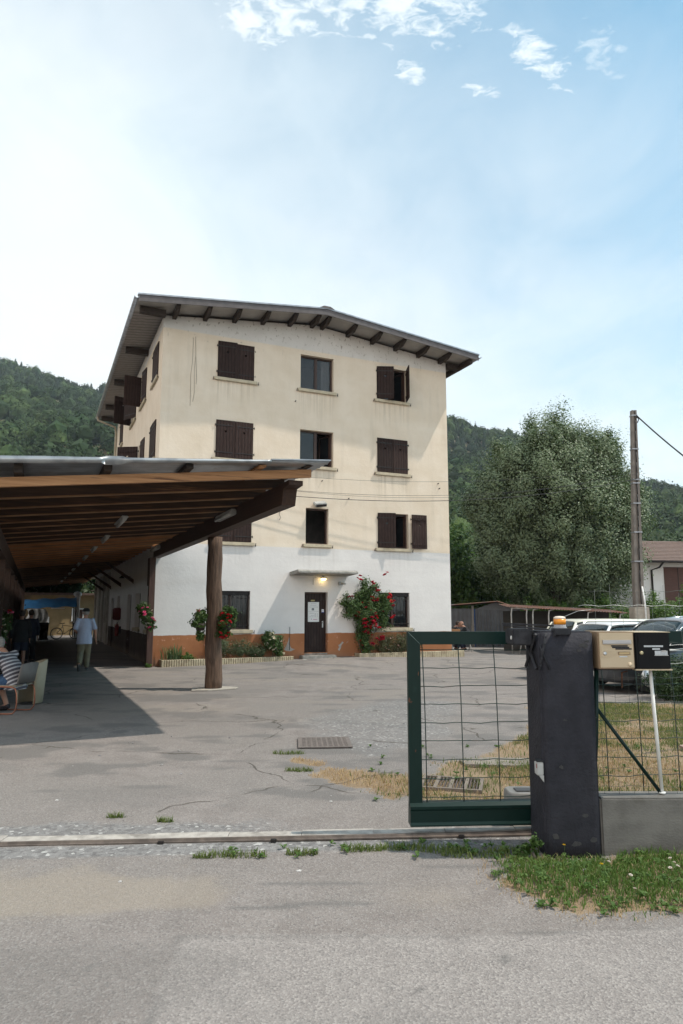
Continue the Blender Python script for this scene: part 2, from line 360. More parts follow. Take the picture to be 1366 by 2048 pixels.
def wall_grid(us, zs, holes, P, rev):
    """wall sheet in (u,z) with rectangular holes; P maps (u,z,depth) to 3-D; reveals go rev deep"""
    mb = MB(); us = sorted(set(us)); zs = sorted(set(zs))
    for i in range(len(us) - 1):
        for j in range(len(zs) - 1):
            cu, cz = (us[i] + us[i + 1]) / 2, (zs[j] + zs[j + 1]) / 2
            if any(h[0] < cu < h[1] and h[2] < cz < h[3] for h in holes): continue
            q = [P(us[i], zs[j], 0), P(us[i + 1], zs[j], 0), P(us[i + 1], zs[j + 1], 0), P(us[i], zs[j + 1], 0)]
            mb.add(q, [(0, 1, 2, 3)])
    for (a, b, c, d) in holes:
        cs = [(a, c), (b, c), (b, d), (a, d)]
        for k in range(4):
            (u0, z0), (u1, z1) = cs[k], cs[(k + 1) % 4]
            mb.add([P(u0, z0, 0), P(u1, z1, 0), P(u1, z1, rev), P(u0, z0, rev)], [(0, 1, 2, 3)])
    return mb
FW = [(1.78, 3.03), (4.69, 5.93), (7.64, 8.88)]
ROWS = [(1.05, 2.27), (3.83, 5.08), (6.55, 7.80), (9.25, 10.48)]
FH = {}
for r, (z0, z1) in enumerate(ROWS):
    for c, (a, b) in enumerate(FW):
        if r == 0 and c == 1: continue
        if r == 1 and c == 1: FH[(r, c)] = (4.92, 5.75, 3.87, 5.09)
        else: FH[(r, c)] = (a, b, z0, z1)
DOOR = (4.90, 5.73, .27, 2.26)
holes = list(FH.values()) + [DOOR]
us = [0, BW] + [x for h in holes for x in h[:2]]; zs = [-.05, ZE] + [x for h in holes for x in h[2:]]
fw = wall_grid(us, zs, holes, lambda u, z, d: Vector((u, d, z)), .24)
UR, ZR = 5.27, 11.62
fw.add([(0, 0, ZE), (BW, 0, ZE), (BW, 0, 11.04), (UR, 0, ZR), (0, 0, 11.04)], [(0, 1, 2, 3, 4)])
fw.build('front_wall', MT['front'], bld)
# side wall (towards the canopy): windows as (b0, b1, z0, z1)
SH = {('w', 3, 0): (.75, 1.95, 9.28, 10.45), ('w', 3, 1): (3.45, 4.75, 9.28, 10.45), ('w', 3, 2): (6.2, 7.7, 9.28, 10.45), ('w', 3, 3): (10.7, 11.9, 9.28, 10.45),
      ('w', 2, 0): (.75, 1.95, 6.55, 7.80), ('w', 2, 1): (3.3, 4.9, 6.55, 7.80), ('w', 2, 2): (6.3, 7.6, 6.55, 7.80), ('w', 2, 3): (10.7, 11.9, 6.55, 7.8),
      ('g', 0, 0): (.62, 1.30, 1.06, 2.15), ('g', 0, 1): (2.75, 4.0, 1.06, 2.25), ('d', 0, 2): (5.2, 6.3, .02, 2.25), ('g', 0, 3): (8.9, 9.9, 1.06, 2.25), ('d', 0, 4): (11.2, 12.2, .02, 2.2)}
hs = list(SH.values())
sw = wall_grid([0, BD] + [x for h in hs for x in h[:2]], [-.05, 11.04] + [x for h in hs for x in h[2:]], hs, lambda b, z, d: Vector((d, b, z)), .24)
sw.build('side_wall', MT['side'], bld)
rw = MB(); rw.add([(BW, 0, -.05), (BW, BD, -.05), (BW, BD, 11.04), (BW, 0, 11.04)], [(0, 1, 2, 3)])
rw.add([(0, BD, -.05), (BW, BD, -.05), (BW, BD, 11.04), (UR, BD, ZR), (0, BD, 11.04)], [(0, 1, 2, 3, 4)])
rw.build('rear_wall', MT['front'], bld)
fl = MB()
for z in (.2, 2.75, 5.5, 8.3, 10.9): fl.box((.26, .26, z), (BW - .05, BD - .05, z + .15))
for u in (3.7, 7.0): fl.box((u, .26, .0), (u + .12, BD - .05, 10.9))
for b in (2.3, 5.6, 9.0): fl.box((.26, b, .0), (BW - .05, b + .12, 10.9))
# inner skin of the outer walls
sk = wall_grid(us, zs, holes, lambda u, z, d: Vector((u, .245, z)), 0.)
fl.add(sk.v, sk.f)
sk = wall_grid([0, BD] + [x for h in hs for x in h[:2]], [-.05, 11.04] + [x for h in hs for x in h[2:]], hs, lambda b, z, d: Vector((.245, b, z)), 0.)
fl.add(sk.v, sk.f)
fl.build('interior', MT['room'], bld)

# roof --------------------------------------------------------------
UL, URT, B0, B1 = -.92, BW + .84, -.95, BD + .25
def zroof(u): return ZR + .10 - abs(u - UR) * ((ZR - 11.04) / UR)       # underside of the boards
rb = MB()
for (ua, ub) in ((UL, UR), (UR, URT)):
    q = [(ua, B0, zroof(ua)), (ub, B0, zroof(ub)), (ub, B1, zroof(ub)), (ua, B1, zroof(ua))]
    rb.add([(ua, .02, zroof(ua)), (ub, .02, zroof(ub)), (ub, B1, zroof(ub)), (ua, B1, zroof(ua))], [(0, 1, 2, 3)], 0); rb.add([(ua, B0, zroof(ua)), (ub, B0, zroof(ub)), (ub, .02, zroof(ub)), (ua, .02, zroof(ua))], [(0, 1, 2, 3)], 2)
    rb.prism([(x, y, z + .004) for x, y, z in q], (0, 0, .10), 1)
rb.build('roof', [MT['soffit'], MT['zinc'], mat('rake soffit boards', (.40, .375, .35), (.31, .29, .27), scale=1.5)], bld)
fa = MB()
for (ua, ub) in ((UL, UR), (UR, URT)):
    za, zb = zroof(ua), zroof(ub)
    fa.prism([(ua, B0 - .03, za - .10), (ub, B0 - .03, zb - .10), (ub, B0 - .03, zb + .10), (ua, B0 - .03, za + .10)], (0, .027, 0))
roof_o = [o for o in bld.children if o.name == 'roof'][0]
fa.build('fascia', MT['fascia'], roof_o)
tr = MB()
for (ua, ub) in ((UL - .02, UR), (UR, URT + .02)):
    za, zb = zroof(ua), zroof(ub)
    tr.prism([(ua, B0 - .055, za + .102), (ub, B0 - .055, zb + .102), (ub, B0 - .055, zb + .15), (ua, B0 - .055, za + .15)], (0, .16, 0))
tr.build('edge_trim', MT['zinc'], roof_o)
rc = MB(); rc.prism([(UR - .28, B0 - .06, zroof(UR) + .115), (UR + .28, B0 - .06, zroof(UR) + .115), (UR + .12, B0 - .06, zroof(UR) + .20), (UR - .12, B0 - .06, zroof(UR) + .20)], (0, 2.2, 0))
rc.build('ridge_cap', MT['fascia'], roof_o)
for u in (.32, 1.32, 2.30, 3.28, 4.25, 5.08, 5.46, 6.46, 7.44, 8.40, 9.37, 10.32):
    z = zroof(u) - .012
    mb = MB(); mb.prism([(u - .065, -.80, z - .06), (u - .065, -.80, z), (u - .065, .0, z), (u - .065, .0, z - .20), (u - .065, -.55, z - .19)], (.13, 0, 0))
    mb.build('rafter_tail', MT['darkwood'], roof_o)
for b in (-.35, 3.3, 7.2, 11.0, 13.1):
    mb = MB(); z = zroof(-.5)
    mb.box((-.80, b - .10, z - .24), (-.005, b + .10, z - .05)); mb.build('eave_bracket', MT['darkwood'], roof_o)
mb = MB(); mb.prism([(URT - .30, -.80, zroof(URT) - .02), (URT - .30, -.80, zroof(URT) - .19), (URT - .16, -.80, zroof(URT) - .19), (URT - .16, -.80, zroof(URT) - .04)], (0, 13.8, 0))
mb.build('eave_beam', MT['darkwood'], roof_o)
for u, b0, b1 in ((BW + .02, -.1, .12), (BW + .02, 4., 4.2)):
    mb = MB(); mb.box((u, b0, zroof(BW) - .30), (BW + .66, b1, zroof(BW) - .12)); mb.build('eave_bracket', MT['darkwood'], roof_o)
gt = MB()
for uu, sg in ((UL - .05, -1), (URT + .05, 1)):
    ring = []
    for (y) in (B0 - .04, B1):
        ring.append([Vector((uu + .075 * math.cos(t), y, zroof(UL) + .06 + .075 * math.sin(t))) for t in [math.pi + k * math.pi / 8 for k in range(9)]] +
                    [Vector((uu + .066 * math.cos(t), y, zroof(UL) + .06 + .066 * math.sin(t))) for t in [math.pi * 2 - k * math.pi / 8 for k in range(9)]])
    gt.loft(ring, 0, True)
gt.build('gutter', MT['zinc'], roof_o)
mb = MB(); mb.tube([(UL - .05, B1 - .45, zroof(UL) - .0), (UL - .03, B1 - .45, zroof(UL) - .18), (UL + .3, B1 - .5, zroof(UL) - .30), (-.14, BD - .25, zroof(UL) - .45), (-.09, BD - .25, zroof(UL) - .75), (-.09, BD - .25, 3.9)], .05, 8)
mb.build('downpipe', mat('painted downpipe', (.40, .34, .26), rough=.5), bld)
an = MB(); an.tube([(4.9, .6, 11.8), (4.9, .6, 12.35)], .012, 5); an.tube([(4.6, .6, 12.2), (5.2, .6, 12.33)], .008, 5)
for k in range(5): an.tube([(4.68 + k * .11, .45, 12.215 + k * .024), (4.68 + k * .11, .75, 12.215 + k * .024)], .005, 4)
an.build('aerial', MT['greywire'], bld)

# shutters ----------------------------------------------------------
def heart(cx, cz, s):
    return [Vector((cx + s * (16 * math.sin(t) ** 3) / 16., 0, cz + s * (13 * math.cos(t) - 5 * math.cos(2 * t) - 2 * math.cos(3 * t) - math.cos(4 * t)) / 16.)) for t in [2 * math.pi * k / 18 for k in range(18)]]
def shutter_mesh(wd, ht, side, th=.034):
    """board leaf hinged at x=0, spreading to +x (side=1) or -x; heart-shaped cut-out through it"""
    outer = [Vector((0, 0, 0)), Vector((wd, 0, 0)), Vector((wd, 0, ht)), Vector((0, 0, ht))]; hl = heart(wd * .5, ht * .70, .042)
    tris = tessellate_polygon([outer, hl]); pts = outer + hl; mb = MB(); n = len(pts)
    vs = [Vector((p.x * side, y, p.z)) for y in (0, th) for p in pts]
    fs = [tuple(f) for f in tris] + [tuple(i + n for i in f)[::-1] for f in tris]
    for loop in (list(range(4)), list(range(4, n))):
        for k in range(len(loop)): a, b = loop[k], loop[(k + 1) % len(loop)]; fs.append((a, b, b + n, a + n))
    mb.add(vs, fs); return mb.mesh('shutter', MT['shutter'])
def hinge_mesh(wd, ht, side):
    mb = MB(); a, b = sorted((-.03 * side, wd * .9 * side)); mb.box((a, -.010, -.016), (b, -.002, .016))
    mb.tube([(-.035 * side, -.006, -.035), (-.035 * side, -.006, .035)], .012, 6)
    return mb.mesh('hinge', MT['iron'])
def ledge_mesh(wd, ht, side):
    mb = MB(); a, b = sorted((.02 * side, (wd - .02) * side)); mb.box((a, .036, -.045), (b, .060, .045), bev=.006)
    return mb.mesh('ledge', MT['shutter'])
SM = {}
def shutter(parent, M, wd, ht, side, lab=None):
    k = (round(wd, 3), round(ht, 3), side)
    if k not in SM: SM[k] = (shutter_mesh(wd, ht, side), hinge_mesh(wd, ht, side), ledge_mesh(wd, ht, side))
    s_ = link('shutter', SM[k][0], parent); s_.matrix_local = M
    for z in (ht * .14, ht * .86): link('hinge', SM[k][1], s_, (0, 0, z)); link('ledge', SM[k][2], s_, (0, 0, z))
    if lab: s_['label'] = lab
    return s_
def Mx(loc, rz): return Matrix.Translation(loc) @ Matrix.Rotation(rz, 4, 'Z')
def side_frame(b):           # window-local frame for the side wall: x runs along -b, y into the wall (+u)
    return Matrix.Translation((0, b, 0)) @ Matrix.Rotation(R(-90), 4, 'Z')
def window(wd, z0, z1, M, depth=.15, mull=True, curt=False, open_=0., bars=False):
    """frame + glass + sill; M maps local x (0..wd), y into wall, z"""
    ht = z1 - z0; f = MB(); t = .055
    f.box((0, depth, z0), (t, depth + .06, z1)); f.box((wd - t, depth, z0), (wd, depth + .06, z1))
    f.box((t, depth, z0), (wd - t, depth + .06, z0 + t)); f.box((t, depth, z1 - t), (wd - t, depth + .06, z1))
    if mull: f.box((wd / 2 - .05, depth - .008, z0 + t), (wd / 2 + .05, depth + .055, z1 - t))
    fo = f.build('window', MT['winframe'], bld); fo.matrix_local = M
    g = MB()
    if open_ == 0: g.box((t, depth + .03, z0 + t), (wd - t, depth + .036, z1 - t))
    elif open_ == 1:        # right casement swung inwards
        g.box((t, depth + .03, z0 + t), (wd / 2 - .05, depth + .036, z1 - t))
    if g.v: g.build('pane', MT['glass'], fo)
    if open_ == 1:
        c = MB(); hw = wd / 2 - .06
        Mo = Matrix.Translation((wd - t, depth + .06, 0)) @ Matrix.Rotation(R(-68), 4, 'Z')
        for (lo, hi) in (((-hw, 0, z0 + t), (-hw + .06, .05, z1 - t)), ((-.06, 0, z0 + t), (0, .05, z1 - t)), ((-hw + .06, 0, z0 + t), (-.06, .05, z0 + t + .06)), ((-hw + .06, 0, z1 - t - .06), (-.06, .05, z1 - t))): c.box(lo, hi, 0, Mo)
        c.box((-hw + .06, .02, z0 + t + .06), (-.06, .026, z1 - t - .06), 1, Mo)
        c.build('casement', [MT['winframe'], MT['glass']], fo)
    if curt:
        c = MB(); n = 14
        ring = [[Vector((wd * .70 + wd * .24 * k / n, depth + .12 + .02 * math.sin(k * 2.2), z)) for k in range(n + 1)] for z in (z0, z1)]
        c.loft(ring, 0, False, True, False); c.build('curtain', MT['curtain'], fo)
    if bars:
        c = MB()
        for k in range(9): x = wd * (k + .5) / 9; c.tube([(x, .05, z0 + .04), (x, .05, z1 - .10)], .009, 5)
        for z in (z0 + .14, z1 - .22): c.box((0.0, .043, z - .012), (wd, .057, z + .012))
        c.build('grille', MT['iron'], fo)
        c = MB(); c.box((.0, .06, z1 - .13), (wd, .15, z1 - .002)); c.build('roller_box', MT['iron'], fo)
    s_ = MB(); s_.box((-.10, -.075, z0 - .115), (wd + .10, -.002, z0 - .005), bev=.012); s_.box((0, -.001, z0 - .055), (wd, depth, z0 + .004))
    s_.build('sill', MT['sill'], fo)
    for x in (-.14, wd + .14):
        c = MB(); c.tube([(x, 0, z0 - .09), (x, -.05, z0 - .09), (x + .005, -.055, z0 - .02)], .010, 5); c.tube([(x, -.05, z0 - .13), (x, -.05, z0 - .06)], .012, 5)
        c.build('shutter_stay', MT['iron'], fo)
    return fo
# front windows
for (r, c), h in FH.items():
    M = Matrix.Translation((h[0], 0, 0)); wd = h[1] - h[0]; ht = h[3] - h[2]
    kw = dict(open_=0)
    if (r, c) == (3, 1): kw = dict(curt=True)
    if (r, c) == (2, 1): kw = dict(open_=1)
    if (r, c) == (1, 1): kw = dict(mull=False, open_=2)
    if (r, c) in ((3, 2), (1, 2)): kw = dict(open_=1)
    if r == 0: kw = dict(bars=True)
    fo = window(wd, h[2], h[3], M, **kw)
    if c == 1 or r == 0: continue
    l, rr = h[0] + .005, h[1] - .005; hw = wd / 2 - .010; zz = h[2] + .012
    if (r, c) == (3, 0):
        shutter(bld, Mx((l, -.030, zz), R(-4)), hw + .02, ht - .01, 1); shutter(bld, Mx((rr, .012, zz - .01), R(0)), hw - .03, ht - .01, -1)
    elif (r, c) == (3, 2):
        shutter(bld, Mx((l, -.035, zz), R(-22)), hw, ht - .02, 1, 'half open shutter swung outwards'); shutter(bld, Mx((rr, -.035, zz), R(70)), hw, ht - .02, -1, 'shutter standing open at a steep angle')
    elif (r, c) == (1, 2):
        shutter(bld, Mx((l, -.035, zz), R(-17)), hw + .02, ht - .02, 1, 'half open shutter swung outwards'); shutter(bld, Mx((rr + .10, -.075, zz), R(180)), hw, ht - .02, -1, 'shutter folded back flat against the wall')
    else:
        shutter(bld, Mx((l, -.030, zz), R(-.8)), hw, ht - .01, 1); shutter(bld, Mx((rr, -.030, zz), R(.8)), hw, ht - .01, -1)
# side windows
for (k, r, c), h in SH.items():
    M = side_frame(h[1]); wd = h[1] - h[0]; ht = h[3] - h[2]; zz = h[2] + .012
    if k == 'd':
        d = MB(); d.box((.04, .14, h[2] + .02), (wd - .04, .19, h[3] - .04)); d.box((0, .12, h[2]), (.04, .2, h[3])); d.box((wd - .04, .12, h[2]), (wd, .2, h[3])); d.box((.04, .12, h[3] - .04), (wd - .04, .2, h[3]))
        do = d.build('door', MT['door'], bld); do.matrix_local = M
        d = MB(); d.tube([(.12, .13, 1.02), (.12, .09, 1.02), (.22, .09, 1.02)], .012, 6); d.build('handle', MT['steel'], do); continue
    fo = window(wd, h[2], h[3], M)
    if k == 'g': continue
    hw = wd / 2 - .01
    l, rr = M @ Vector((.005, 0, 0)), M @ Vector((wd - .005, 0, 0)); base = R(-90)
    def put(x, ang, side): shutter(bld, Matrix.Translation((M @ Vector((x, -.03, 0))) + Vector((0, 0, zz))) @ Matrix.Rotation(base + R(ang), 4, 'Z'), hw, ht - .01, side)
    if (r, c) == (3, 1): put(.005, -80, 1); put(wd - .005, 6, -1)
    elif (r, c) == (3, 2): put(.005, -72, 1); put(wd - .005, 30, -1)
    elif (r, c) == (2, 1): put(-.02, -120, 1); put(wd - .005, 2, -1)
    else: put(.005, -1, 1); put(wd - .005, 1, -1)
fp = MB(); fp.lathe([(.05, 0), (.075, .14), (.083, .15), (.083, .165), (.06, .165)], (-.03, 4.1, 9.23), 12)
tag(fp.build('flower_pot', mat('terracotta', (.30, .12, .06), rough=.8), None, None), 'terracotta flower pot on an upper sill of the shaded side wall', 'flower pot')
bpy.data.objects['flower_pot'].location = C0; bpy.data.objects['flower_pot'].rotation_euler = (0, 0, A24)

# entrance door -------------------------------------------------------
d = MB(); h = DOOR
d.box((h[0] + .045, .17, h[2] + .01), (h[1] - .03, .215, h[3] - .05))
d.box((h[0] + .12, .160, h[2] + .06), (h[1] - .11, .169, h[2] + .13))
do = d.build('entrance_door', MT['door'], bld)
d = MB(); d.box((h[0], .15, h[2]), (h[0] + .045, .225, h[3])); d.box((h[1] - .03, .15, h[2]), (h[1], .225, h[3])); d.box((h[0] + .045, .15, h[3] - .05), (h[1] - .03, .225, h[3]))
d.build('door_frame', MT['winframe'], do)
hx = h[1] - .115
d = MB(); d.box((hx - .022, .158, 1.08), (hx + .022, .1695, 1.30), bev=.004); d.tube([(hx, .16, 1.24), (hx, .115, 1.24), (hx + .02, .112, 1.235), (hx - .055, .112, 1.275)], .011, 7)
d.build('handle', MT['steel'], do)
pm = mat('paper notice', (.66, .67, .66), (.62, .63, .62), scale=3); ink = mat('faded print', (.30, .30, .33)); inkd = mat('dark print', (.04, .05, .07)); pink = mat('pink print', (.50, .25, .38))
px0, px1, pz0, pz1 = h[0] + .185, h[0] + .585, 1.275, 1.93
d = MB(); d.box((px0, .163, pz0), (px1, .1690, pz1), 0)
def ln(x0, x1, z, t=.006, m=1): d.box((px0 + x0 * (px1 - px0), .1610, z - t), (px0 + x1 * (px1 - px0), .1625, z + t), m)
for z, a, b in ((1.885, .25, .75), (1.825, .2, .72), (1.765, .12, .88), (1.615, .02, .98), (1.56, .15, .55), (1.49, .25, .56), (1.44, .12, .5)): ln(a, b, z, .005 if z != 1.615 else .003)
for k in range(4): ln(.6, .72, 1.55 - k * .035, .006); ln(.82, .88, 1.55 - k * .035, .006)
d.box((px0 + .34 * .4, .160, 1.655), (px0 + .54 * .4, .1620, 1.725), 2); d.box((px0 + .40 * .4, .1590, 1.682), (px0 + .48 * .4, .1598, 1.698), 0)
ln(.46, .84, 1.352, .010, 3); ln(.29, .33, 1.365, .016, 2)
d.build('notice', [pm, ink, inkd, pink], do)
d = MB(); d.box((h[1] - .15, .160, 1.575), (h[1] - .07, .1690, 1.69), 0); d.box((h[1] - .15, .1585, 1.575), (h[1] - .07, .1598, 1.60), 1); d.box((h[1] - .122, .1585, 1.635), (h[1] - .098, .1598, 1.66), 1)
d.build('sticker', [mat('white sticker', (.6, .62, .68)), mat('blue sticker print', (.05, .06, .25))], do)
d = MB(); d.box((h[0] + .285, .158, 1.955), (h[0] + .43, .1690, 2.005), bev=.006); d.build('door_plate', mat('brass plate', (.28, .23, .11), rough=.4, metal=.5), do)
# porch slab, lamps, camera -----------------------------------------------
s_ = MB(); s_.prism([(4.36, -.001, 2.80), (4.36, -.001, 2.91), (4.36, -.80, 2.955), (4.36, -.86, 2.90), (4.36, -.86, 2.855)], (2.10, 0, 0))
s_.build('porch_slab', [MT['concrete']], bld)
s_ = MB(); s_.box((5.44, -.20, 2.715), (5.60, -.06, 2.755)); s_.box((5.49, -.13, 2.755), (5.55, -.08, 2.82)); lo = s_.build('porch_lamp', MT['lampgrey'], bld)
s_ = MB(); s_.box((5.455, -.205, 2.66), (5.585, -.075, 2.713), bev=.012); s_.build('bulb', MT['lit'], lo)
s_ = MB(); s_.tube([(5.2, -.008, 2.5), (5.2, -.012, 2.72), (5.34, -.012, 2.74)], .007, 5); s_.build('lamp_cable', MT['lampgrey'], lo)
s_ = MB(); s_.box((6.10, -.09, 2.50), (6.22, -.002, 2.62), bev=.02); s_.tube([(6.20, -.09, 2.56), (6.30, -.20, 2.54)], .032, 10); s_.build('security_camera', MT['lampgrey'], bld)
Mf = Matrix.Translation((5.38, -.12, 5.24)) @ Matrix.Rotation(R(28), 4, 'X') @ Matrix.Rotation(R(-8), 4, 'Y')
s_ = MB(); s_.box((-.21, -.16, -.05), (.21, .10, .06), 0, Mf, .02); s_.box((-.18, -.19, -.045), (.18, -.162, .03), 1, Mf); s_.box((-.06, .10, -.02), (.06, .16, .03), 0, Mf)
s_.build('floodlight', [MT['lampgrey'], MT['iron']], bld)
# small rods, old cables on the wall
s_ = MB(); s_.tube([(4.38, -.03, .38), (4.38, -.035, 1.12)], .008, 5); s_.build('wall_rod', MT['iron'], bld)
def bare(u, z, pts):
    d = MB(); d.prism([(u + x, -.002, z + y) for x, y in pts], (0, .001, 0)); d.build('bare_patch', mat('bare cement patch', (.40, .36, .32), (.32, .28, .25), scale=12), bld)
bare(4.30, .40, [(-.10, .0), (-.02, -.05), (.14, -.06), (.28, .0), (.16, .03), (.11, .10), (.09, .26), (.07, .40), (.04, .28), (-.02, .12)])
bare(6.10, .36, [(.0, .0), (.05, .06), (.02, .14), (.10, .18), (.16, .26), (.22, .22), (.14, .14), (.12, .05), (.06, -.06)])
bare(6.40, .55, [(.0, .0), (.05, .03), (.10, .09), (.06, .06)])
for pts in ([(1.03, -.006, 10.5), (1.05, -.006, 9.9), (1.02, -.006, 9.4), (1.04, -.006, 8.6), (1.0, -.006, 8.3)], [(.96, -.006, 10.45), (.95, -.006, 9.6), (.91, -.006, 9.2), (.92, -.006, 8.15)], [(1.06, -.006, 9.8), (1.10, -.006, 9.1), (1.09, -.006, 8.9)]):
    s_ = MB(); s_.tube(pts, .005, 4); s_.build('old_wire', mat('old grey wire', (.25, .21, .16)), bld)
s_ = MB(); s_.tube([(4.0, -.006, 4.95), (3.97, -.03, 4.8), (4.02, -.03, 4.7), (3.97, -.02, 4.62)], .007, 4); s_.build('loose_wire', MT['cable'], bld)
for u, z in ((.62, 3.62), (5.5, 6.05), (10.2, 6.12), (10.15, 6.30), (4.5, 8.75), (6.5, 5.5)):
    s_ = MB(); s_.tube([(u, 0, z), (u, -.07, z + .01)], .018, 6); s_.build('wall_hook', MT['iron'], bld)

# entrance steps ------------------------------------------------------------
s_ = MB(); s_.box((4.72, -.34, 0), (5.92, -.002, .20), bev=.02); s_.prism([(4.62, -.78, 0), (6.12, -.78, 0), (6.32, -.62, 0), (6.32, -.36, 0), (4.62, -.36, 0)], (0, 0, .10))
s_.box((4.9, -.002, .20), (5.73, .17, .262), bev=.01)
tag(s_.build('door_steps', MT['concrete'], None, C0, (0, 0, A24)), 'low worn concrete steps in front of the brown entrance door', 'steps')

# workshop annex behind, along the covered passage -----------------------------
MT['annex'] = mat('dim annex render', (.46, .43, .39), (.36, .335, .30), scale=2, bump=.3, c3=(.22, .19, .165), s3=.8, lo3=.55, hi3=.8)
ax = thing('workshop_annex', 'long low grey rendered annex with windows beyond the tall house in the passage', 'building', C0, A24)
AH = [(15.0, 16.2, 1.0, 2.3), (17.3, 18.2, .02, 2.2), (19.2, 20.4, 1.0, 2.3)]
sw = wall_grid([BD + .02, 22.5] + [x for h in AH for x in h[:2]], [-.05, 3.5] + [x for h in AH for x in h[2:]], AH, lambda b, z, d: Vector((.03 + d, b, z)), .2)
sw.add([(.03, 22.5, -.05), (6, 22.5, -.05), (6, 22.5, 3.5), (.03, 22.5, 3.5)], [(0, 1, 2, 3)])
sw.build('wall', MT['annex'], ax)
rb = MB(); rb.box((-.25, BD + .03, 3.52), (6.2, 22.8, 3.66)); rb.build('roof', MT['galv'], ax)
for h in AH:
    d = MB(); d.box((.16, h[0], h[2]), (.2, h[1], h[3])); o = d.build('door' if h[2] < .5 else 'window', MT['winframe'], ax)
for b in (14.2, 16.8, 18.8, 21.6):
    d = MB(); d.box((-.06, b - .16, 0), (.028, b + .16, 3.4)); d.build('pilaster', MT['annex'], ax)
# fixtures along the side wall under the canopy
d = MB(); d.box((-.28, 8.3, 1.25), (-.004, 8.75, 1.75), bev=.03); d.box((-.30, 8.36, 1.31), (-.281, 8.69, 1.69), 1, None, .01)
tag(d.build('hose_cabinet', [mat('red cabinet paint', (.11, .008, .008), rough=.6), mat('red cabinet lid', (.13, .010, .009), rough=.6)], None, C0, (0, 0, A24)), 'red fire hose cabinet on the side wall in the covered passage', 'fire cabinet')
d = MB(); d.lathe([(.0, 0), (.07, .0), (.075, .03), (.075, .38), (.05, .45), (.025, .47), (.025, .52), (0, .52)], (-.16, 8.1, .62), 14); d.tube([(-.16, 8.1, 1.14), (-.16, 8.02, 1.17), (-.18, 7.98, .95)], .014, 6, 1); d.box((-.085, 8.06, .7), (-.004, 8.14, 1.0), 1)
tag(d.build('fire_extinguisher', [mat('extinguisher red', (.20, .012, .012), rough=.4), MT['cable']], None, C0, (0, 0, A24)), 'small red fire extinguisher hanging below the hose cabinet', 'fire extinguisher')
d = MB(); d.tube([(-.01, 5.6, 2.9), (-.22, 5.6, 2.98), (-.30, 5.6, 2.9)], .014, 6); d.lathe([(.02, .0), (.05, -.04), (.11, -.10), (.10, -.10), (.03, -.03)], (-.32, 5.6, 2.95), 12)
tag(d.build('wall_lamp', MT['iron'], None, C0, (0, 0, A24)), 'dark hooded lamp on a bracket high on the passage wall', 'wall lamp')
# ------------------------------------------------------------------ ground
def _h(ix, iy, s):
    n = (ix * 374761393 + iy * 668265263 + s * 1442695041) & 0x7fffffff
    n = ((n ^ (n >> 13)) * 1274126177) & 0x7fffffff
    return ((n ^ (n >> 16)) & 0xffff) / 65535.
def vnoise(x, y, s=0):
    ix = np.floor(x).astype(np.int64); iy = np.floor(y).astype(np.int64); fx = x - ix; fy = y - iy
    fx = fx * fx * (3 - 2 * fx); fy = fy * fy * (3 - 2 * fy)
    return (_h(ix, iy, s) * (1 - fx) + _h(ix + 1, iy, s) * fx) * (1 - fy) + (_h(ix, iy + 1, s) * (1 - fx) + _h(ix + 1, iy + 1, s) * fx) * fy
def fbm(x, y, s=0, o=5):
    a, t, n = .5, 0, 0
    for k in range(o): t = t + a * vnoise(x, y, s + k); n += a; a *= .5; x = x * 2.03 + 7.1; y = y * 2.03 + 3.7
    return t / n
def sdist(poly, x, y):
    """signed distance to polygon, positive inside"""
    P = np.array(poly, float); d = np.full(x.shape, 1e9); ins = np.zeros(x.shape, bool)
    for (x0, y0), (x1, y1) in zip(P, np.roll(P, -1, 0)):
        ex, ey = x1 - x0, y1 - y0; t = np.clip(((x - x0) * ex + (y - y0) * ey) / (ex * ex + ey * ey + 1e-12), 0, 1)
        d = np.minimum(d, np.hypot(x - x0 - t * ex, y - y0 - t * ey))
        c = ((y0 > y) != (y1 > y)); xi = (x1 - x0) * (y - y0) / (y1 - y0 + 1e-12) + x0; ins ^= c & (x < xi)
    return np.where(ins, d, -d)
def sstep(a, b, x): t = np.clip((x - a) / (b - a), 0, 1); return t * t * (3 - 2 * t)
def ground_z(x, y):
    x = np.asarray(x, float); y = np.asarray(y, float)
    dx, dy = x - C0.x, y - C0.y; u = dx * AV.x + dy * AV.y; b = dx * BV.x + dy * BV.y
    z = .12 * np.exp(-((u - 6.2) / 3.2) ** 2) * sstep(-4.5, -.4, b)
    v = sdist(VERGE, x, y); z = z + .035 * sstep(-.02, .35, v)
    return z
VERGE = [(.96, 4.98), (.90, 4.55), (1.08, 4.22), (1.32, 4.05), (1.9, 4.10), (2.6, 4.02), (3.6, 4.05), (6, 4.0), (9, 4.0), (9, 5.3), (1.75, 5.3), (1.75, 5.02)]
LAWN = [(.70, 6.15), (1.05, 5.75), (9.5, 5.6), (10, 12.6), (7.2, 12.9), (3.6, 12.9), (3.2, 11.6), (2.3, 9.6), (2.0, 8.9), (1.55, 8.2), (.9, 8.1), (.62, 7.6), (.10, 7.75), (-.55, 8.35), (-.62, 8.1), (-.1, 7.25), (.30, 6.75)]
TUFTS = [((-1.86, 5.92), .05), ((-1.42, 5.80), .045), ((-.72, 5.04), .13), ((-.28, 5.08), .07), ((.15, 5.16), .10), ((.45, 5.20), .12), ((.75, 5.14), .12), ((.95, 5.05), .16), ((1.22, 5.12), .12), ((1.30, 4.9), .12), ((-.62, 8.42), .12), ((-.45, 7.55), .10), ((-.95, 5.0), .05), ((-2.45, 4.93), .05)]
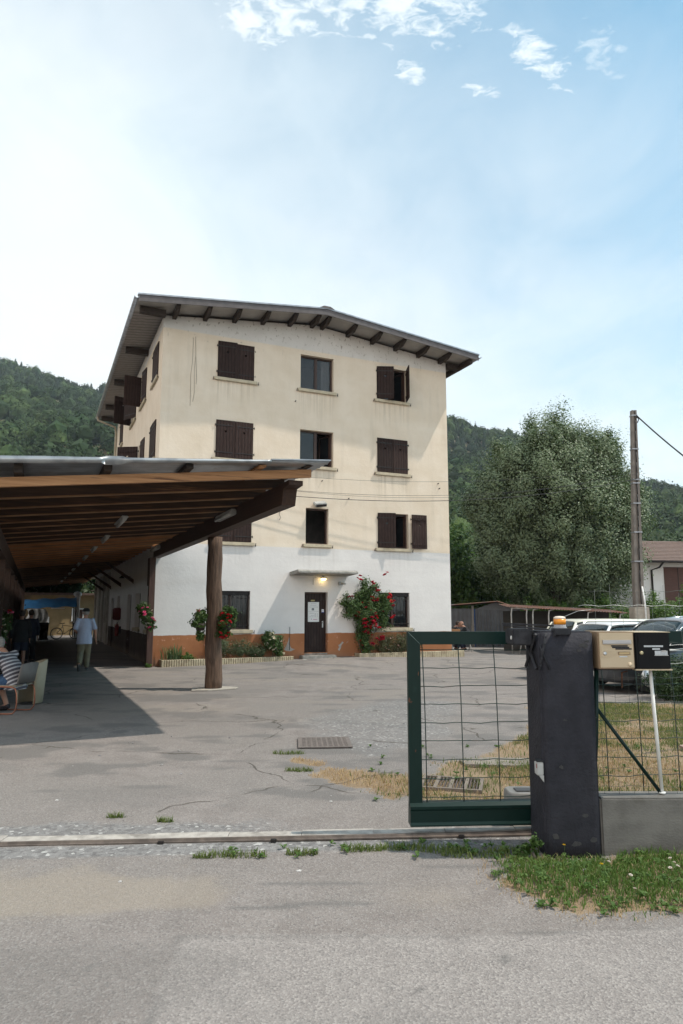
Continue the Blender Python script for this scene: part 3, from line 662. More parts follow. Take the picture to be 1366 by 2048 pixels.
def ground_weights(x, y):
    n1 = fbm(x * .9, y * .9, 11); n2 = fbm(x * 3.1, y * 3.1, 23); n3 = fbm(x * .35, y * .35, 37); n4 = fbm(x * 9, y * 9, 51, 3)
    j = (n1 - .5) * .8 + (n2 - .5) * .6
    lawn = sdist(LAWN, x, y) + j * .9 - .05
    verge = sdist(VERGE, x, y) + (n2 - .5) * .35
    soil = np.maximum(sstep(-.15, .22, lawn) * np.clip(.35 + 1.5 * n2 + .3 * sstep(1.8, 3.2, x), 0, 1), sstep(.06, .22, verge) * .8)
    tr = 5.40 + .064 * x
    d = y - tr
    soil = np.maximum(soil, .85 * sstep(.50, .62, n1) * sstep(.26, .10, np.abs(d + .20)) * sstep(-1.4, -.2, x))       # dirt line at the track
    grav = .8 * sstep(.36, .12, np.abs(d - .25 - .3 * (n1 - .5)) + .35 * (n2 - .5)) * sstep(.2, -1.2, x) + sstep(.16, .06, np.abs(d + .15 + .1 * (n1 - .5)))
    gp = [(-.3, 11.8), (1.0, 13.6), (2.2, 13.2), (1.6, 10.2), (.9, 8.7), (.4, 8.3), (.1, 9.0), (-.5, 10.2)]
    grav = np.maximum(grav, sstep(-.3, .35, sdist(gp, x, y) + j) * .6)
    grav = np.clip(grav, 0, 1)
    # younger coarse surface of the road in front, with a saw-cut edge
    road = [(-.845, 3.86), (-.80, 3.1), (-.7, 1.0), (9, 1.0), (9, 4.0), (1.9, 3.97), (.6, 3.86)]
    rd = sstep(-.012, .012, sdist(road, x, y) + (n4 - .5) * .05) * sstep(1.2, .2, np.abs(x + .2) * (y > 3.5) * 0 + 0)
    rfar = sstep(4.25, 3.65, y + (n1 - .5) * .8)
    road2 = np.maximum(rd, rfar * .15)
    sand = sstep(.46, .62, n1 + .28 * np.exp(-((x + 1.6) ** 2 / .9 + (y - 4.35) ** 2 / .05)) + .28 * np.exp(-((x - .0) ** 2 / .6 + (y - 4.62) ** 2 / .05)) - .12) * sstep(3.6, 4.1, y) * sstep(5.1, 4.8, y)
    sand = np.maximum(sand, .8 * np.exp(-((x + 1.75) ** 2 / .35 + (y - 4.22) ** 2 / .03)))
    sand = np.maximum(sand, .6 * np.exp(-((x - .55) ** 2 / .10 + (y - 4.35) ** 2 / .05)))
    sand = np.maximum(sand, .5 * sstep(.52, .66, fbm(x * .8 + 5, y * 2.4, 77)) * sstep(8, 12, y))
    dark = sstep(.54, .68, fbm(x * 1.1 + 3, y * 2.2 + 9, 91)) * sstep(5.4, 6.2, y)
    for (cx, cy, ax_, ay_) in ((-1.9, 6.9, .5, .10), (-2.6, 6.75, .4, .09), (-.35, 7.95, .7, .08), (-1.1, 8.05, .45, .08), (.2, 10.6, .8, .14), (-.2, 12.6, .9, .12), (-1.5, 9.1, .4, .06), (.45, 6.6, .45, .22), (.35, 7.9, .25, .10), (-.2, 4.55, .5, .05), (.9, 4.85, .5, .06), (-.05, 4.25, .35, .05), (-.45, 4.2, .25, .05)):
        dark = np.maximum(dark, .95 * sstep(.2, .85, np.exp(-(((x - cx) / ax_) ** 2 + ((y - cy) / ay_) ** 2)) * (.35 + 1.3 * n2)))
    dark = np.maximum(dark, .9 * np.exp(-(sdist(road, x, y) / .022) ** 2) * (y < 4.1) * (.4 + n1))
    dark = np.maximum(dark, .9 * sstep(.4, 1.0, x) * sstep(-.60, -.2, d) * sstep(.3, .05, d)); dark = np.maximum(dark, .55 * sstep(.52, .70, fbm(x * .5 + 31, y * .9 + 4, 131)))
    for x0 in (-2.55, -1.15):
        tx = x0 - .035 * (y - 5) + .25 * np.sin(y * .22); dark = np.maximum(dark, .38 * np.exp(-((x - tx) / .14) ** 2) * (.3 + 1.2 * n2) * sstep(2.5, 4.0, y) * sstep(15, 9, y))
    for (cx, cy, rr) in ((-2.05, 8.0, .10), (-1.7, 7.75, .06), (-3.1, 9.9, .14), (-.75, 10.9, .10), (-1.2, 3.55, .05), (.35, 3.35, .045), (-2.2, 11.8, .16), (.8, 3.62, .06)):
        dark = np.maximum(dark, 1.1 * sstep(1.3, .5, np.hypot((x - cx), (y - cy)) / rr + (n2 - .5) * .8))
    dark = np.clip(dark, 0, 1) * (1 - soil)
    return soil, grav, road2, sand, dark
def ground_mat():
    m = bpy.data.materials.new('worn asphalt and soil'); m.use_nodes = True; t = m.node_tree; p = t.nodes['Principled BSDF']
    tc = t.nodes.new('ShaderNodeTexCoord'); o = tc.outputs['Object']
    def at(n): a = t.nodes.new('ShaderNodeAttribute'); a.attribute_name = n; return a.outputs['Fac']
    fine = noise(t, o, 60, 5, .65); mid = noise(t, o, 3.0, 8, .6); low = noise(t, o, .55, 5, .5)
    vo = t.nodes.new('ShaderNodeTexVoronoi'); vo.inputs['Scale'].default_value = 95; vo.inputs['Randomness'].default_value = 1.; t.links.new(o, vo.inputs['Vector'])
    sp = t.nodes.new('ShaderNodeSeparateColor'); t.links.new(vo.outputs['Color'], sp.inputs[0])
    v2 = t.nodes.new('ShaderNodeTexVoronoi'); v2.inputs['Scale'].default_value = 34; t.links.new(o, v2.inputs['Vector'])
    s2 = t.nodes.new('ShaderNodeSeparateColor'); t.links.new(v2.outputs['Color'], s2.inputs[0])
    asph = mixc(t, smooth(t, mid, .30, .70), (.186, .161, .148), (.242, .214, .198))
    asph = mixc(t, smooth(t, low, .35, .65), asph, (.205, .183, .168))
    asph = mixc(t, math_n(t, 'MULTIPLY', smooth(t, sp.outputs[0], .62, .95), .40), asph, (.34, .32, .30))
    asph = mixc(t, math_n(t, 'MULTIPLY', smooth(t, sp.outputs[1], .70, .98), .38), asph, (.075, .072, .072))
    dk = mixc(t, smooth(t, fine, .35, .65), (.115, .106, .100), (.165, .155, .147))
    road = mixc(t, smooth(t, mid, .3, .7), (.228, .204, .190), (.262, .236, .220))
    road = mixc(t, math_n(t, 'MULTIPLY', smooth(t, sp.outputs[0], .45, .95), .38), road, (.42, .385, .355))
    road = mixc(t, math_n(t, 'MULTIPLY', smooth(t, sp.outputs[1], .55, .98), .36), road, (.085, .08, .08))
    grav = mixc(t, s2.outputs[0], (.125, .120, .118), (.245, .237, .23))
    grav = mixc(t, smooth(t, s2.outputs[1], .90, .98), grav, (.42, .41, .39))
    sand = mixc(t, smooth(t, fine, .3, .7), (.255, .215, .170), (.31, .265, .215))
    soil = mixc(t, smooth(t, mid, .3, .7), (.185, .132, .085), (.265, .195, .125))
    soil = mixc(t, smooth(t, fine, .5, .75), soil, (.34, .25, .16))
    brk = math_n(t, 'MULTIPLY', math_n(t, 'SUBTRACT', noise(t, o, 26, 7, .75), .5), 1.5)
    def edge(a, lo=.30, hi=.62, k=1.): return math_n(t, 'MULTIPLY', smooth(t, math_n(t, 'ADD', a, brk), lo, hi), k)
    col = mixc(t, edge(at('sand'), .0, 1.5, .75), asph, sand)
    rsm = smooth(t, math_n(t, 'ADD', at('road'), math_n(t, 'MULTIPLY', brk, .3)), .1, .9)
    col = mixc(t, rsm, col, road)
    col = mixc(t, edge(at('dark'), .1, 1.2, .85), col, dk)
    col = mixc(t, edge(at('gravel'), .1, .9, .9), col, grav)
    col = mixc(t, edge(at('soil')), col, soil)
    # cracks
    vc = t.nodes.new('ShaderNodeTexVoronoi'); vc.feature = 'DISTANCE_TO_EDGE'; vc.inputs['Scale'].default_value = .42
    wv = t.nodes.new('ShaderNodeVectorMath'); wv.operation = 'ADD'; t.links.new(o, wv.inputs[0])
    nn = t.nodes.new('ShaderNodeTexNoise'); nn.inputs['Scale'].default_value = 1.4; nn.inputs['Detail'].default_value = 6; t.links.new(o, nn.inputs['Vector'])
    sc_ = t.nodes.new('ShaderNodeVectorMath'); sc_.operation = 'SCALE'; sc_.inputs['Scale'].default_value = .55; t.links.new(nn.outputs['Color'], sc_.inputs[0]); t.links.new(sc_.outputs[0], wv.inputs[1])
    t.links.new(wv.outputs[0], vc.inputs['Vector'])
    ck = smooth(t, vc.outputs['Distance'], .0075, .002)
    ck = math_n(t, 'MULTIPLY', ck, smooth(t, noise(t, o, .9, 3, .5), .46, .54))
    ck = math_n(t, 'MULTIPLY', ck, math_n(t, 'SUBTRACT', 1., rsm)); sy = t.nodes.new('ShaderNodeSeparateXYZ'); t.links.new(o, sy.inputs[0]); ck = math_n(t, 'MULTIPLY', ck, smooth(t, sy.outputs[1], 5.7, 6.1))
    col = mixc(t, math_n(t, 'MULTIPLY', ck, .8), col, (.07, .06, .05))
    t.links.new(col, p.inputs['Base Color']); p.inputs['Roughness'].default_value = .92; p.inputs['Specular IOR Level'].default_value = .22
    b = t.nodes.new('ShaderNodeBump'); b.inputs['Strength'].default_value = .55; b.inputs['Distance'].default_value = .010
    hh = math_n(t, 'ADD', math_n(t, 'MULTIPLY', vo.outputs['Distance'], 1.1), math_n(t, 'ADD', math_n(t, 'MULTIPLY', fine, .6), math_n(t, 'MULTIPLY', ck, -1.5)))
    t.links.new(hh, b.inputs['Height']); t.links.new(b.outputs[0], p.inputs['Normal']); return m
def build_ground():
    xs = np.concatenate([-np.geomspace(2500, 8.2, 36), np.arange(-8, 8.01, .05), np.geomspace(8.2, 2500, 36)])
    ys = np.concatenate([-np.geomspace(300, .6, 12), np.arange(-.4, 2.0, .2), np.arange(2.0, 10.0, .05), np.arange(10, 30, .14), np.geomspace(30.2, 2500, 40)])
    X, Y = np.meshgrid(xs, ys); nx, ny = len(xs), len(ys)
    so, gr, rd, sa, dk = ground_weights(X, Y)
    far = (np.hypot(X, Y - 12) > 40)
    so = np.where(far, 0.9, so)
    Z = ground_z(X, Y) + (fbm(X * .5, Y * .5, 5) - .5) * .035 * sstep(2., 5., np.abs(X) * 0 + Y) * sstep(60, 30, Y) - .02 * np.clip(dk, 0, 1) * 0
    Z = Z - .012 * sstep(.3, .8, so) * (Y < 30) + (fbm(X * 4, Y * 4, 8) - .5) * .03 * so * (Y < 30)
    V = np.stack([X.ravel(), Y.ravel(), Z.ravel()], 1)
    i = np.arange(nx * (ny - 1)).reshape(ny - 1, nx)[:, :-1].ravel()
    F = np.stack([i, i + 1, i + nx + 1, i + nx], 1)
    me = tri_mesh('ground', V, F, ground_mat(), None, True)
    for n_, a in (('soil', so), ('gravel', gr), ('road', rd), ('sand', sa), ('dark', dk)):
        me.attributes.new(n_, 'FLOAT', 'POINT').data.foreach_set('value', np.ascontiguousarray(a.ravel(), dtype=np.float32))
    return tag(link('ground', me), kind='structure')
build_ground()
# ------------------------------------------------------------------ grass blades
def blades(name, pts, h, wd, mt, lean=.6):
    n = len(pts); th = rng.uniform(0, 2 * np.pi, n); la = rng.uniform(0, 2 * np.pi, n); L = h * rng.uniform(.1, 1., n) * lean
    c, s_ = np.cos(th) * wd, np.sin(th) * wd; lx, ly = np.cos(la) * L, np.sin(la) * L
    x, y, z = pts[:, 0], pts[:, 1], pts[:, 2]
    V = np.stack([np.stack([x - c, y - s_, z], 1), np.stack([x + c, y + s_, z], 1),
                  np.stack([x - c * .8 + lx * .35, y - s_ * .8 + ly * .35, z + h * .6], 1), np.stack([x + c * .8 + lx * .35, y + s_ * .8 + ly * .35, z + h * .6], 1),
                  np.stack([x + lx, y + ly, z + h * np.sqrt(np.clip(1 - (L / h) ** 2 * .6, .15, 1))], 1)], 1).reshape(-1, 3)
    b = np.arange(n)[:, None] * 5
    F = (b[:, :, None] + np.array([[0, 1, 3], [0, 3, 2], [2, 3, 4]])[None]).reshape(-1, 3)
    return link(name, tri_mesh(name, V, F, mt))
def scatter(box, n, fn):
    x = rng.uniform(box[0], box[1], n); y = rng.uniform(box[2], box[3], n); k = fn(x, y) > rng.uniform(0, 1, n)
    x, y = x[k], y[k]; return np.stack([x, y, ground_z(x, y) - .008], 1)
MT['grass'] = leaf('green grass', (.060, .125, .020), (.150, .225, .055), .3)
MT['hay'] = leaf('dry grass', (.36, .245, .125), (.50, .365, .205), .2)
MT['grass2'] = leaf('lawn grass', (.085, .135, .028), (.17, .20, .06), .3)
pv = scatter((.7, 6.5, 3.9, 5.03), 52000, lambda x, y: sstep(.0, .25, sdist(VERGE, x, y) + (fbm(x * 3, y * 3, 3) - .5) * .3) * (.35 + .9 * fbm(x * 2.2, y * 2.2, 66)) * ~((y > 4.98) & (x > 1.38)))
tag(blades('verge_grass', pv, rng.uniform(.018, .075, len(pv)) * (.5 + .8 * fbm(pv[:, 0] * 2, pv[:, 1] * 2, 5)), rng.uniform(.0018, .0040, len(pv)), MT['grass'], .9), kind='stuff')
pv = scatter((.6, 6.5, 3.85, 5.0), 11000, lambda x, y: sstep(-.10, .05, sdist(VERGE, x, y)) * sstep(.25, .05, sdist(VERGE, x, y)) * .6 + .16 * (sdist(VERGE, x, y) > 0))
tag(blades('verge_straw', pv, rng.uniform(.015, .05, len(pv)), rng.uniform(.0015, .003, len(pv)), MT['hay'], 1.), kind='stuff')
def lawnw(x, y): return sstep(-.05, .35, sdist(LAWN, x, y) + (fbm(x * .9, y * .9, 11) - .5) * .7 + (fbm(x * 3.1, y * 3.1, 23) - .5) * .5)
pv = scatter((-.8, 8.5, 5.5, 13), 150000, lambda x, y: lawnw(x, y) * sstep(.30, .60, fbm(x * 1.6, y * 1.6, 81)) * (~((y < 6.1) & (x > 1.2) & (x < 1.7))))
tag(blades('dry_lawn_grass', pv, rng.uniform(.015, .055, len(pv)), rng.uniform(.002, .004, len(pv)), MT['hay'], 1.), kind='stuff')
pv = scatter((-.8, 8.5, 5.5, 13), 150000, lambda x, y: lawnw(x, y) * (.12 + sstep(.44, .62, fbm(x * 1.3 + 9, y * 1.3, 44))) * sstep(.0, 1.0, x + .3))
tag(blades('green_lawn_grass', pv, rng.uniform(.02, .075, len(pv)), rng.uniform(.002, .0045, len(pv)), MT['grass2'], .9), kind='stuff')
tp = []
for (cx_, cy_), r_ in TUFTS:
    k = int(1500 * r_) + 40; a_ = rng.uniform(0, 6.28, k); q = np.sqrt(rng.uniform(0, 1, k)) * r_
    tp.append(np.stack([cx_ + q * np.cos(a_) * 1.6, cy_ + q * np.sin(a_) * .45], 1))
tp = np.concatenate(tp); tp = np.column_stack([tp, ground_z(tp[:, 0], tp[:, 1]) - .006])
tag(blades('crack_weeds', tp, rng.uniform(.015, .065, len(tp)), rng.uniform(.002, .0045, len(tp)), MT['grass2'], 1.), kind='stuff')
wd_ = np.array([(rng.uniform(.95, 3.2), rng.uniform(4.1, 4.98)) for k in range(170)] + [(rng.uniform(-.8, 1.35), rng.uniform(5.0, 5.3)) for k in range(30)] + [(rng.uniform(.2, 4.), rng.uniform(5.8, 9.)) for k in range(60)])
k_ = sdist(VERGE, wd_[:, 0], wd_[:, 1]); wd_ = wd_[(k_ > .03) | (wd_[:, 1] > 5.0)]
WV, WF = [], []
for (x, y) in wd_:
    for j in range(int(rng.integers(5, 11))):
        a = rng.uniform(0, 6.28); L = rng.uniform(.02, .055); h_ = rng.uniform(.01, .04); q = L * .28; c, s_ = math.cos(a), math.sin(a); z = float(ground_z(x, y)); o = len(WV)
        WV += [(x, y, z), (x + c * L * .5 - s_ * q, y + s_ * L * .5 + c * q, z + h_), (x + c * L, y + s_ * L, z + h_ * .8), (x + c * L * .5 + s_ * q, y + s_ * L * .5 - c * q, z + h_)]; WF.append((o, o + 1, o + 2, o + 3))
tag(link('verge_weeds', tri_mesh('verge_weeds', np.array(WV), np.array(WF), leaf('broad weed leaves', (.05, .11, .02), (.12, .19, .05), .3))), kind='stuff')
# loose stones
def stones(name, n, fn, box, r0, r1, mt):
    P = scatter(box, n, fn); mb_v, mb_f = [], []
    bm = bmesh.new(); bmesh.ops.create_icosphere(bm, subdivisions=1, radius=1); bv = np.array([v.co[:] for v in bm.verts]); bf = np.array([[v.index for v in f.verts] for f in bm.faces]); bm.free()
    n = len(P); r = r0 + (r1 - r0) * rng.uniform(0, 1, n) ** 3
    V = bv[None] * (r[:, None, None] * np.array([1, .8, .55])) * rng.uniform(.7, 1.25, (n, len(bv), 1)); V[:, :, :] += (P + np.array([0, 0, .008]))[:, None]
    F = (bf[None] + (np.arange(n) * len(bv))[:, None, None]).reshape(-1, 3)
    return tag(link(name, tri_mesh(name, V.reshape(-1, 3), F, mt)), kind='stuff')
stm = mat('pale loose stone', (.36, .345, .33), (.20, .19, .19), scale=3, lo=.4, hi=.6, island=.35)
stones('loose_gravel', 2600, lambda x, y: np.clip(ground_weights(x, y)[1] * .6 + .05, 0, 1), (-5, 2.2, 4.2, 13), .004, .022, stm)
# hardware in the ground
pa = lambda X: (X, 5.40 + .064 * X)
d = MB()
for k in range(26):
    x0, x1 = -8 + k * .55, -8 + (k + 1) * .55 - .004
    h0 = rng.uniform(.008, .016); w0 = rng.uniform(.0, .03)
    d.prism([(x0, pa(x0)[1] + .03, -.02), (x1, pa(x1)[1] + .03, -.02), (x1, pa(x1)[1] + .16 + w0, -.02), (x0, pa(x0)[1] + .16 + w0, -.02)], (0, 0, .02 + h0))
gtk = thing('gate_track', 'long low concrete strip with a rusty rail crossing the entrance ground', 'gate track', (0, 0, 0))
d.build('concrete_strip', mat('pale gritty concrete', (.42, .385, .345), (.31, .28, .25), scale=12, bump=.6, bscale=50, c3=(.2, .18, .16), s3=5), gtk)
d = MB(); d.prism([(-8, pa(-8)[1] - .03, 0), (-8, pa(-8)[1] + .028, 0), (-8, pa(-8)[1] + .028, .012), (-8, pa(-8)[1] + .010, .026), (-8, pa(-8)[1] - .006, .026), (-8, pa(-8)[1] - .012, .012), (-8, pa(-8)[1] - .03, .010)], (14.3, 14.3 * .064, 0))
d.build('rail', mat('rusty rail', (.085, .068, .058), (.15, .12, .10), scale=9, rough=.7, metal=.2), gtk)
for x in (-1.32, -.50, .9): d = MB(); d.box((x - .022, pa(x)[1] - .055, 0), (x + .022, pa(x)[1] - .03, .022), bev=.004); d.build('rail_clip', MT['iron'], gtk)
d = MB(); d.box((-.34, -.34, .0), (.34, .34, .012), bev=.004)
for i in range(9):
    for j in range(9): d.box((-.28 + i * .066, -.28 + j * .066, .010), (-.24 + i * .066, -.24 + j * .066, .017))
mh = tag(d.build('manhole_cover', mat('rusty cast iron', (.18, .15, .135), (.14, .12, .108), scale=18, rough=.8, metal=.2), None, (-.22, 9.08, .004), (0, 0, R(4))), 'rusty square manhole cover set in the yard asphalt', 'manhole cover')
d = MB(); d.box((-.30, -.24, -.03), (.30, -.21, .02)); d.box((-.30, .21, -.03), (.30, .24, .02))
for k in range(5): d.box((-.30 + k * .142, -.21, -.03), (-.268 + k * .142, .21, .02))
for k in range(16): d.box((-.27 + k * .034, -.21, -.01), (-.258 + k * .034, .21, .012), 1)
d.box((-.28, -.21, -.035), (.28, .21, -.03), 1)
tag(d.build('drain_grate', [mat('grey frame of grate', (.20, .165, .135), rough=.8), mat('dark grate bars', (.10, .078, .068), rough=.8)], None, (1.08, 7.0, .0), (0, 0, R(-14))), 'rectangular iron drain grate among the dry grass behind the gate', 'drain grate')
d = MB(); d.prism([(-.42, -.15, 0), (.1, -.22, 0), (.46, -.10, 0), (.5, .14, 0), (-.1, .2, 0), (-.45, .08, 0)], (0, 0, .03))
tag(d.build('concrete_slab', mat('dusty broken concrete', (.24, .21, .175), (.18, .155, .13), scale=6, bump=.5), None, (1.78, 7.95, -.012)), 'pale broken concrete slab lying in dry grass behind the gate', 'slab')
d = MB(); d.prism([(-.16, -.09, 0), (.16, -.07, 0), (.15, .1, 0), (-.14, .08, 0)], (0, 0, .03))
tag(d.build('loose_tile', mat('dusty pink tile', (.30, .21, .17), (.25, .18, .15)), None, (4.28, 8.62, .02), (.06, 0, .2)), 'flat dusty tile lying on the dry lawn behind the wire fence', 'tile')

# ------------------------------------------------------------------ gate pillar, low wall, gate, fence, mailboxes
pil = thing('gate_pillar', 'thick anthracite rendered gate pillar beside the green sliding gate', 'pillar', (1.605, 5.0, 0))
bm = bmesh.new(); bmesh.ops.create_cube(bm, size=1)
for v in bm.verts: v.co = Vector((v.co.x * .385 + (.012 if v.co.z > 0 else 0), .19 + v.co.y * .38, (v.co.z + .5) * 1.59 - .05))
bmesh.ops.bevel(bm, geom=bm.edges[:], offset=.012, segments=3, affect='EDGES')
bmesh.ops.subdivide_edges(bm, edges=bm.edges[:], cuts=9, use_grid_fill=True)
for v in bm.verts:
    v.co += Vector((mnoise.noise(v.co * 5), mnoise.noise(v.co * 5 + Vector((9, 0, 0))), mnoise.noise(v.co * 4 + Vector((0, 9, 0))))) * .003
bm.faces.ensure_lookup_table()
me = bpy.data.meshes.new('shaft'); bm.to_mesh(me); bm.free(); me.materials.append(MT['anthracite']); me.polygons.foreach_set('use_smooth', [True] * len(me.polygons))
link('shaft', me, pil)
d = MB(); y = -.012
for (x0, z0, x1, z1) in ((-.035 - .13, 1.52, -.02, 0),):
    pass
for pts in ([(-.198, .02, 1.52), (-.205, .30, 1.27)], [(-.205, .30, 1.50), (-.198, .04, 1.27)]):
    d.tube(pts, .012, 4, sm=False)
d.build('cross_brace', MT['anth_iron'], pil)
d = MB(); d.tube([(-.135, -.012, 1.53), (-.19, -.012, 1.27)], .010, 5); d.tube([(-.185, -.010, 1.45), (-.118, -.010, 1.27)], .006, 5)
for k in range(5): d.tube([(-.14 - k * .011, -.025, 1.50 - k * .05), (-.14 - k * .011, .0, 1.50 - k * .05)], .008, 5)
d.build('painted_strap', MT['anth_iron'], pil)
d = MB(); d.box((-.345, .10, 1.435), (-.20, .34, 1.555), bev=.01); d.tube([(-.352, .14, 1.49), (-.345, .14, 1.49)], .014, 8, 1)
d.build('guide_box', [MT['anth_iron'], MT['white']], pil)
d = MB(); d.prism([(-.36, .36, 1.572), (-.36, .33, 1.572), (-.12, .02, 1.548), (-.10, .04, 1.548)], (0, 0, .010)); d.prism([(-.36, .36, 1.582), (-.35, .37, 1.582), (.0, .14, 1.57), (.0, .12, 1.57)], (0, 0, .012))
d.build('angle_iron', MT['anth_iron'], pil)
d = MB(); d.box((-.075, -.022, 1.515), (.045, .06, 1.562), bev=.005); d.box((-.08, -.015, 1.508), (-.068, .02, 1.53)); d.build('top_plate', MT['anth_iron'], pil)
d = MB(); d.box((-.235, -.005, .545), (-.187, .06, .635), 0, None, .006); d.box((-.238, -.006, .595), (-.2352, .0, .625), 1); d.prism([(-.22, -.005, .545), (-.187, -.005, .545), (-.187, -.005, .50)], (0, .04, 0), 0)
d.box((-.232, -.007, .636), (-.19, .06, .645), 2)
d.build('photocell', [mat('pale grey plastic', (.42, .42, .41), rough=.5), mat('red lens', (.25, .02, .02), rough=.3), MT['cable']], pil)
d = MB()
chip = mat('chipped grey render', (.052, .050, .050), (.036, .036, .038), scale=40)
for (cx_, cz_, k) in ((.135, 1.44, .022), (.165, 1.47, .014), (.10, 1.405, .012), (-.02, .92, .010), (-.06, .60, .012), (.09, .28, .016), (-.12, .14, .02), (.02, .09, .024), (.14, .12, .018)):
    d = MB(); d.prism([(cx_ + k * rng.uniform(.5, 1.2) * math.cos(a) * 1.5, -.0025, cz_ + k * rng.uniform(.4, 1.1) * math.sin(a)) for a in [2 * math.pi * j / 9 for j in range(9)]], (0, .004, 0)); d.build('render_chip', chip, pil)
bc = thing('warning_beacon', 'amber flashing light with grey base on top of the dark pillar', 'beacon', (1.615, 5.12, 1.542))
d = MB(); d.lathe([(0, 0), (.050, 0), (.050, .02), (.043, .03), (.043, .045), (0, .045)], n=20); d.build('base', mat('beacon base', (.30, .30, .31), rough=.5), bc)
d = MB(); d.lathe([(.0, .045), (.044, .045), (.044, .085), (.0, .085)], n=24); d.build('lens', mat('amber lens', (.75, .28, .03), (.65, .22, .02), rough=.25, scale=20), bc)
d = MB(); d.lathe([(.0, .085), (.044, .085), (.042, .097), (.03, .104), (0, .107)], n=24); d.build('cap', mat('clear cap', (.75, .62, .50), rough=.3), bc)
lw = MB(); lw.box((0, 0, -.1), (5.2, .20, .385), bev=.012)
tag(lw.build('low_wall', mat('grey cast concrete', (.175, .165, .150), (.125, .118, .108), scale=4, bump=.5, bscale=45, c3=(.085, .075, .058), s3=2.2, lo3=.54, hi3=.72, stretch=(1, 1, 1.6)), None, (1.815, 5.03, 0)), 'low bare concrete wall with a gritty top right of the dark pillar', 'wall')
GM = Matrix.Translation((.52, 5.455, 0)) @ Matrix.Rotation(math.atan(.064), 4, 'Z')
gate = thing('sliding_gate', 'dark green steel sliding gate filled with square wire mesh, partly open', 'gate', GM.translation, math.atan(.064))
GL = 4.3
d = MB()
d.prism([(0, 0, .20), (.098, 0, .20), (.098, 0, 1.423), (0, 0, 1.521)], (0, .06, 0)); d.build('end_post', MT['green'], gate)
d = MB(); d.prism([(.0, 0, 1.523), (.099, 0, 1.4235), (GL, 0, 1.4235), (GL, 0, 1.523)], (0, .06, 0)); d.build('top_rail', MT['green'], gate)
d = MB(); d.tube([(.004, -.002, 1.518), (.097, -.002, 1.426)], .0022, 5); d.build('weld_seam', mat('scuffed weld', (.09, .13, .12), rough=.6), gate)
for (x, z, a_, b_) in ((.006, 1.0, .010, .02), (.02, .985, .012, .008), (.05, .62, .006, .012), (.08, 1.2, .004, .02)):
    d = MB(); d.prism([(x - a_, -.0016, z), (x, -.0016, z - b_), (x + a_, -.0016, z + .004), (x + .002, -.0016, z + b_)], (0, .001, 0)); d.build('rust_spot', MT['rust'], gate)
d = MB(); d.prism([(0, -.035, .075), (0, -.035, .085), (0, -.025, .105), (0, -.022, .185), (0, -.032, .200), (0, -.032, .218), (0, .0, .238), (0, .07, .238), (0, .09, .075)], (GL, 0, 0)); d.build('bottom_rail', MT['green'], gate)
d = MB()
for k in range(15):
    x = .125 + k * .287; x += .006 * math.sin(k * 3)
    d.tube([(x - .008, .03, 1.43), (x + .006, .027, 1.0), (x + .012, .03, .6), (x + .012, .03, .235)], .0042, 5)
for k in range(9):
    z = 1.385 - k * .1385; pts = []
    for i in range(44):
        x = .08 + i * (GL - .1) / 43; ph = (x - .125) / .287
        pts.append((x, .022, z - .012 * abs(math.sin(math.pi * ph)) * (.4 + .8 * ((k * 7 + int(ph)) % 5) / 4)))
    d.tube(pts, .0033, 5)
d.build('wire_mesh', MT['greenwire'], gate)
for x in (1.12, 2.9): d = MB(); d.box((x, .0, .24), (x + .06, .06, 1.42)); d.build('upright', MT['green'], gate)
mo = thing('gate_motor', 'grey plastic gate motor housing on the ground behind the green gate', 'motor', (1.50, 5.80, 0))
d = MB(); prof = []
for z, s_ in ((0, 1.0), (.18, 1.0), (.235, .97), (.25, .90)):
    prof.append([Vector((.17 * s_ * max(-1, min(1, 1.25 * math.cos(t))), .12 * s_ * max(-1, min(1, 1.25 * math.sin(t))), z)) for t in [2 * math.pi * k / 28 for k in range(28)]])
d.loft(prof); d.build('housing', mat('grey plastic', (.19, .185, .175), rough=.5), mo)
d = MB(); d.box((-.07, -.124, .135), (.10, -.119, .19)); d.build('label_plate', mat('dark plate', (.03, .03, .032), rough=.4), mo)
d = MB(); d.box((-.10, -.07, .249), (.06, .04, .258), bev=.004); d.build('lid', mat('dark lid', (.06, .06, .062), rough=.5), mo)

def wire_fence():
    f = thing('wire_fence', 'tall thin grey wire mesh fence standing on the low concrete wall', 'fence', (1.86, 5.14, .385))
    d = MB(); n = 34
    for k in range(n):
        x = .03 + k * .105; d.tube([(x + .004 * math.sin(k), .004 * math.sin(k * 2.), 0), (x + .01 * math.sin(k * 1.3), .006 * math.cos(k), .75), (x + .012 * math.sin(k * 2.1), 0, 1.46 + .04 * math.sin(k * 1.7))], .0011, 4)
    for k in range(12):
        z = .05 + k * .127; pts = [(-.02 + i * .06, .003, z + .006 * math.sin(i * 1.9 + k) + .004 * math.sin(i * .31 + k * 2)) for i in range(61)]
        d.tube(pts, .0011, 4)
    d.build('wire_mesh', MT['greywire'], f)
    d = MB()
    for z in (.92, 1.05, 1.34): d.tube([(-.10 + i * .05, -.012, z + .005 * math.sin(i * 1.6 + z * 9)) for i in range(75)], .0019, 5)
    d.tube([(-.28, .0, 1.14), (-.2, -.0, 1.26), (-.1, 0, 1.30), (.0, 0, 1.31)], .0022, 5)
    d.build('tension_wire', mat('pale zinc wire', (.42, .43, .42), rough=.4, metal=.5), f)
    for x in (2.05, 4.1):
        d = MB(); d.tube([(x, .02, 0), (x, .02, 1.5)], .02, 8); d.build('post', MT['green'], f)
wire_fence()
st = thing('mailbox_stand', 'pipe stand with a dark green strut and white post carrying two mailboxes', 'stand', (1.86, 5.05, .39))
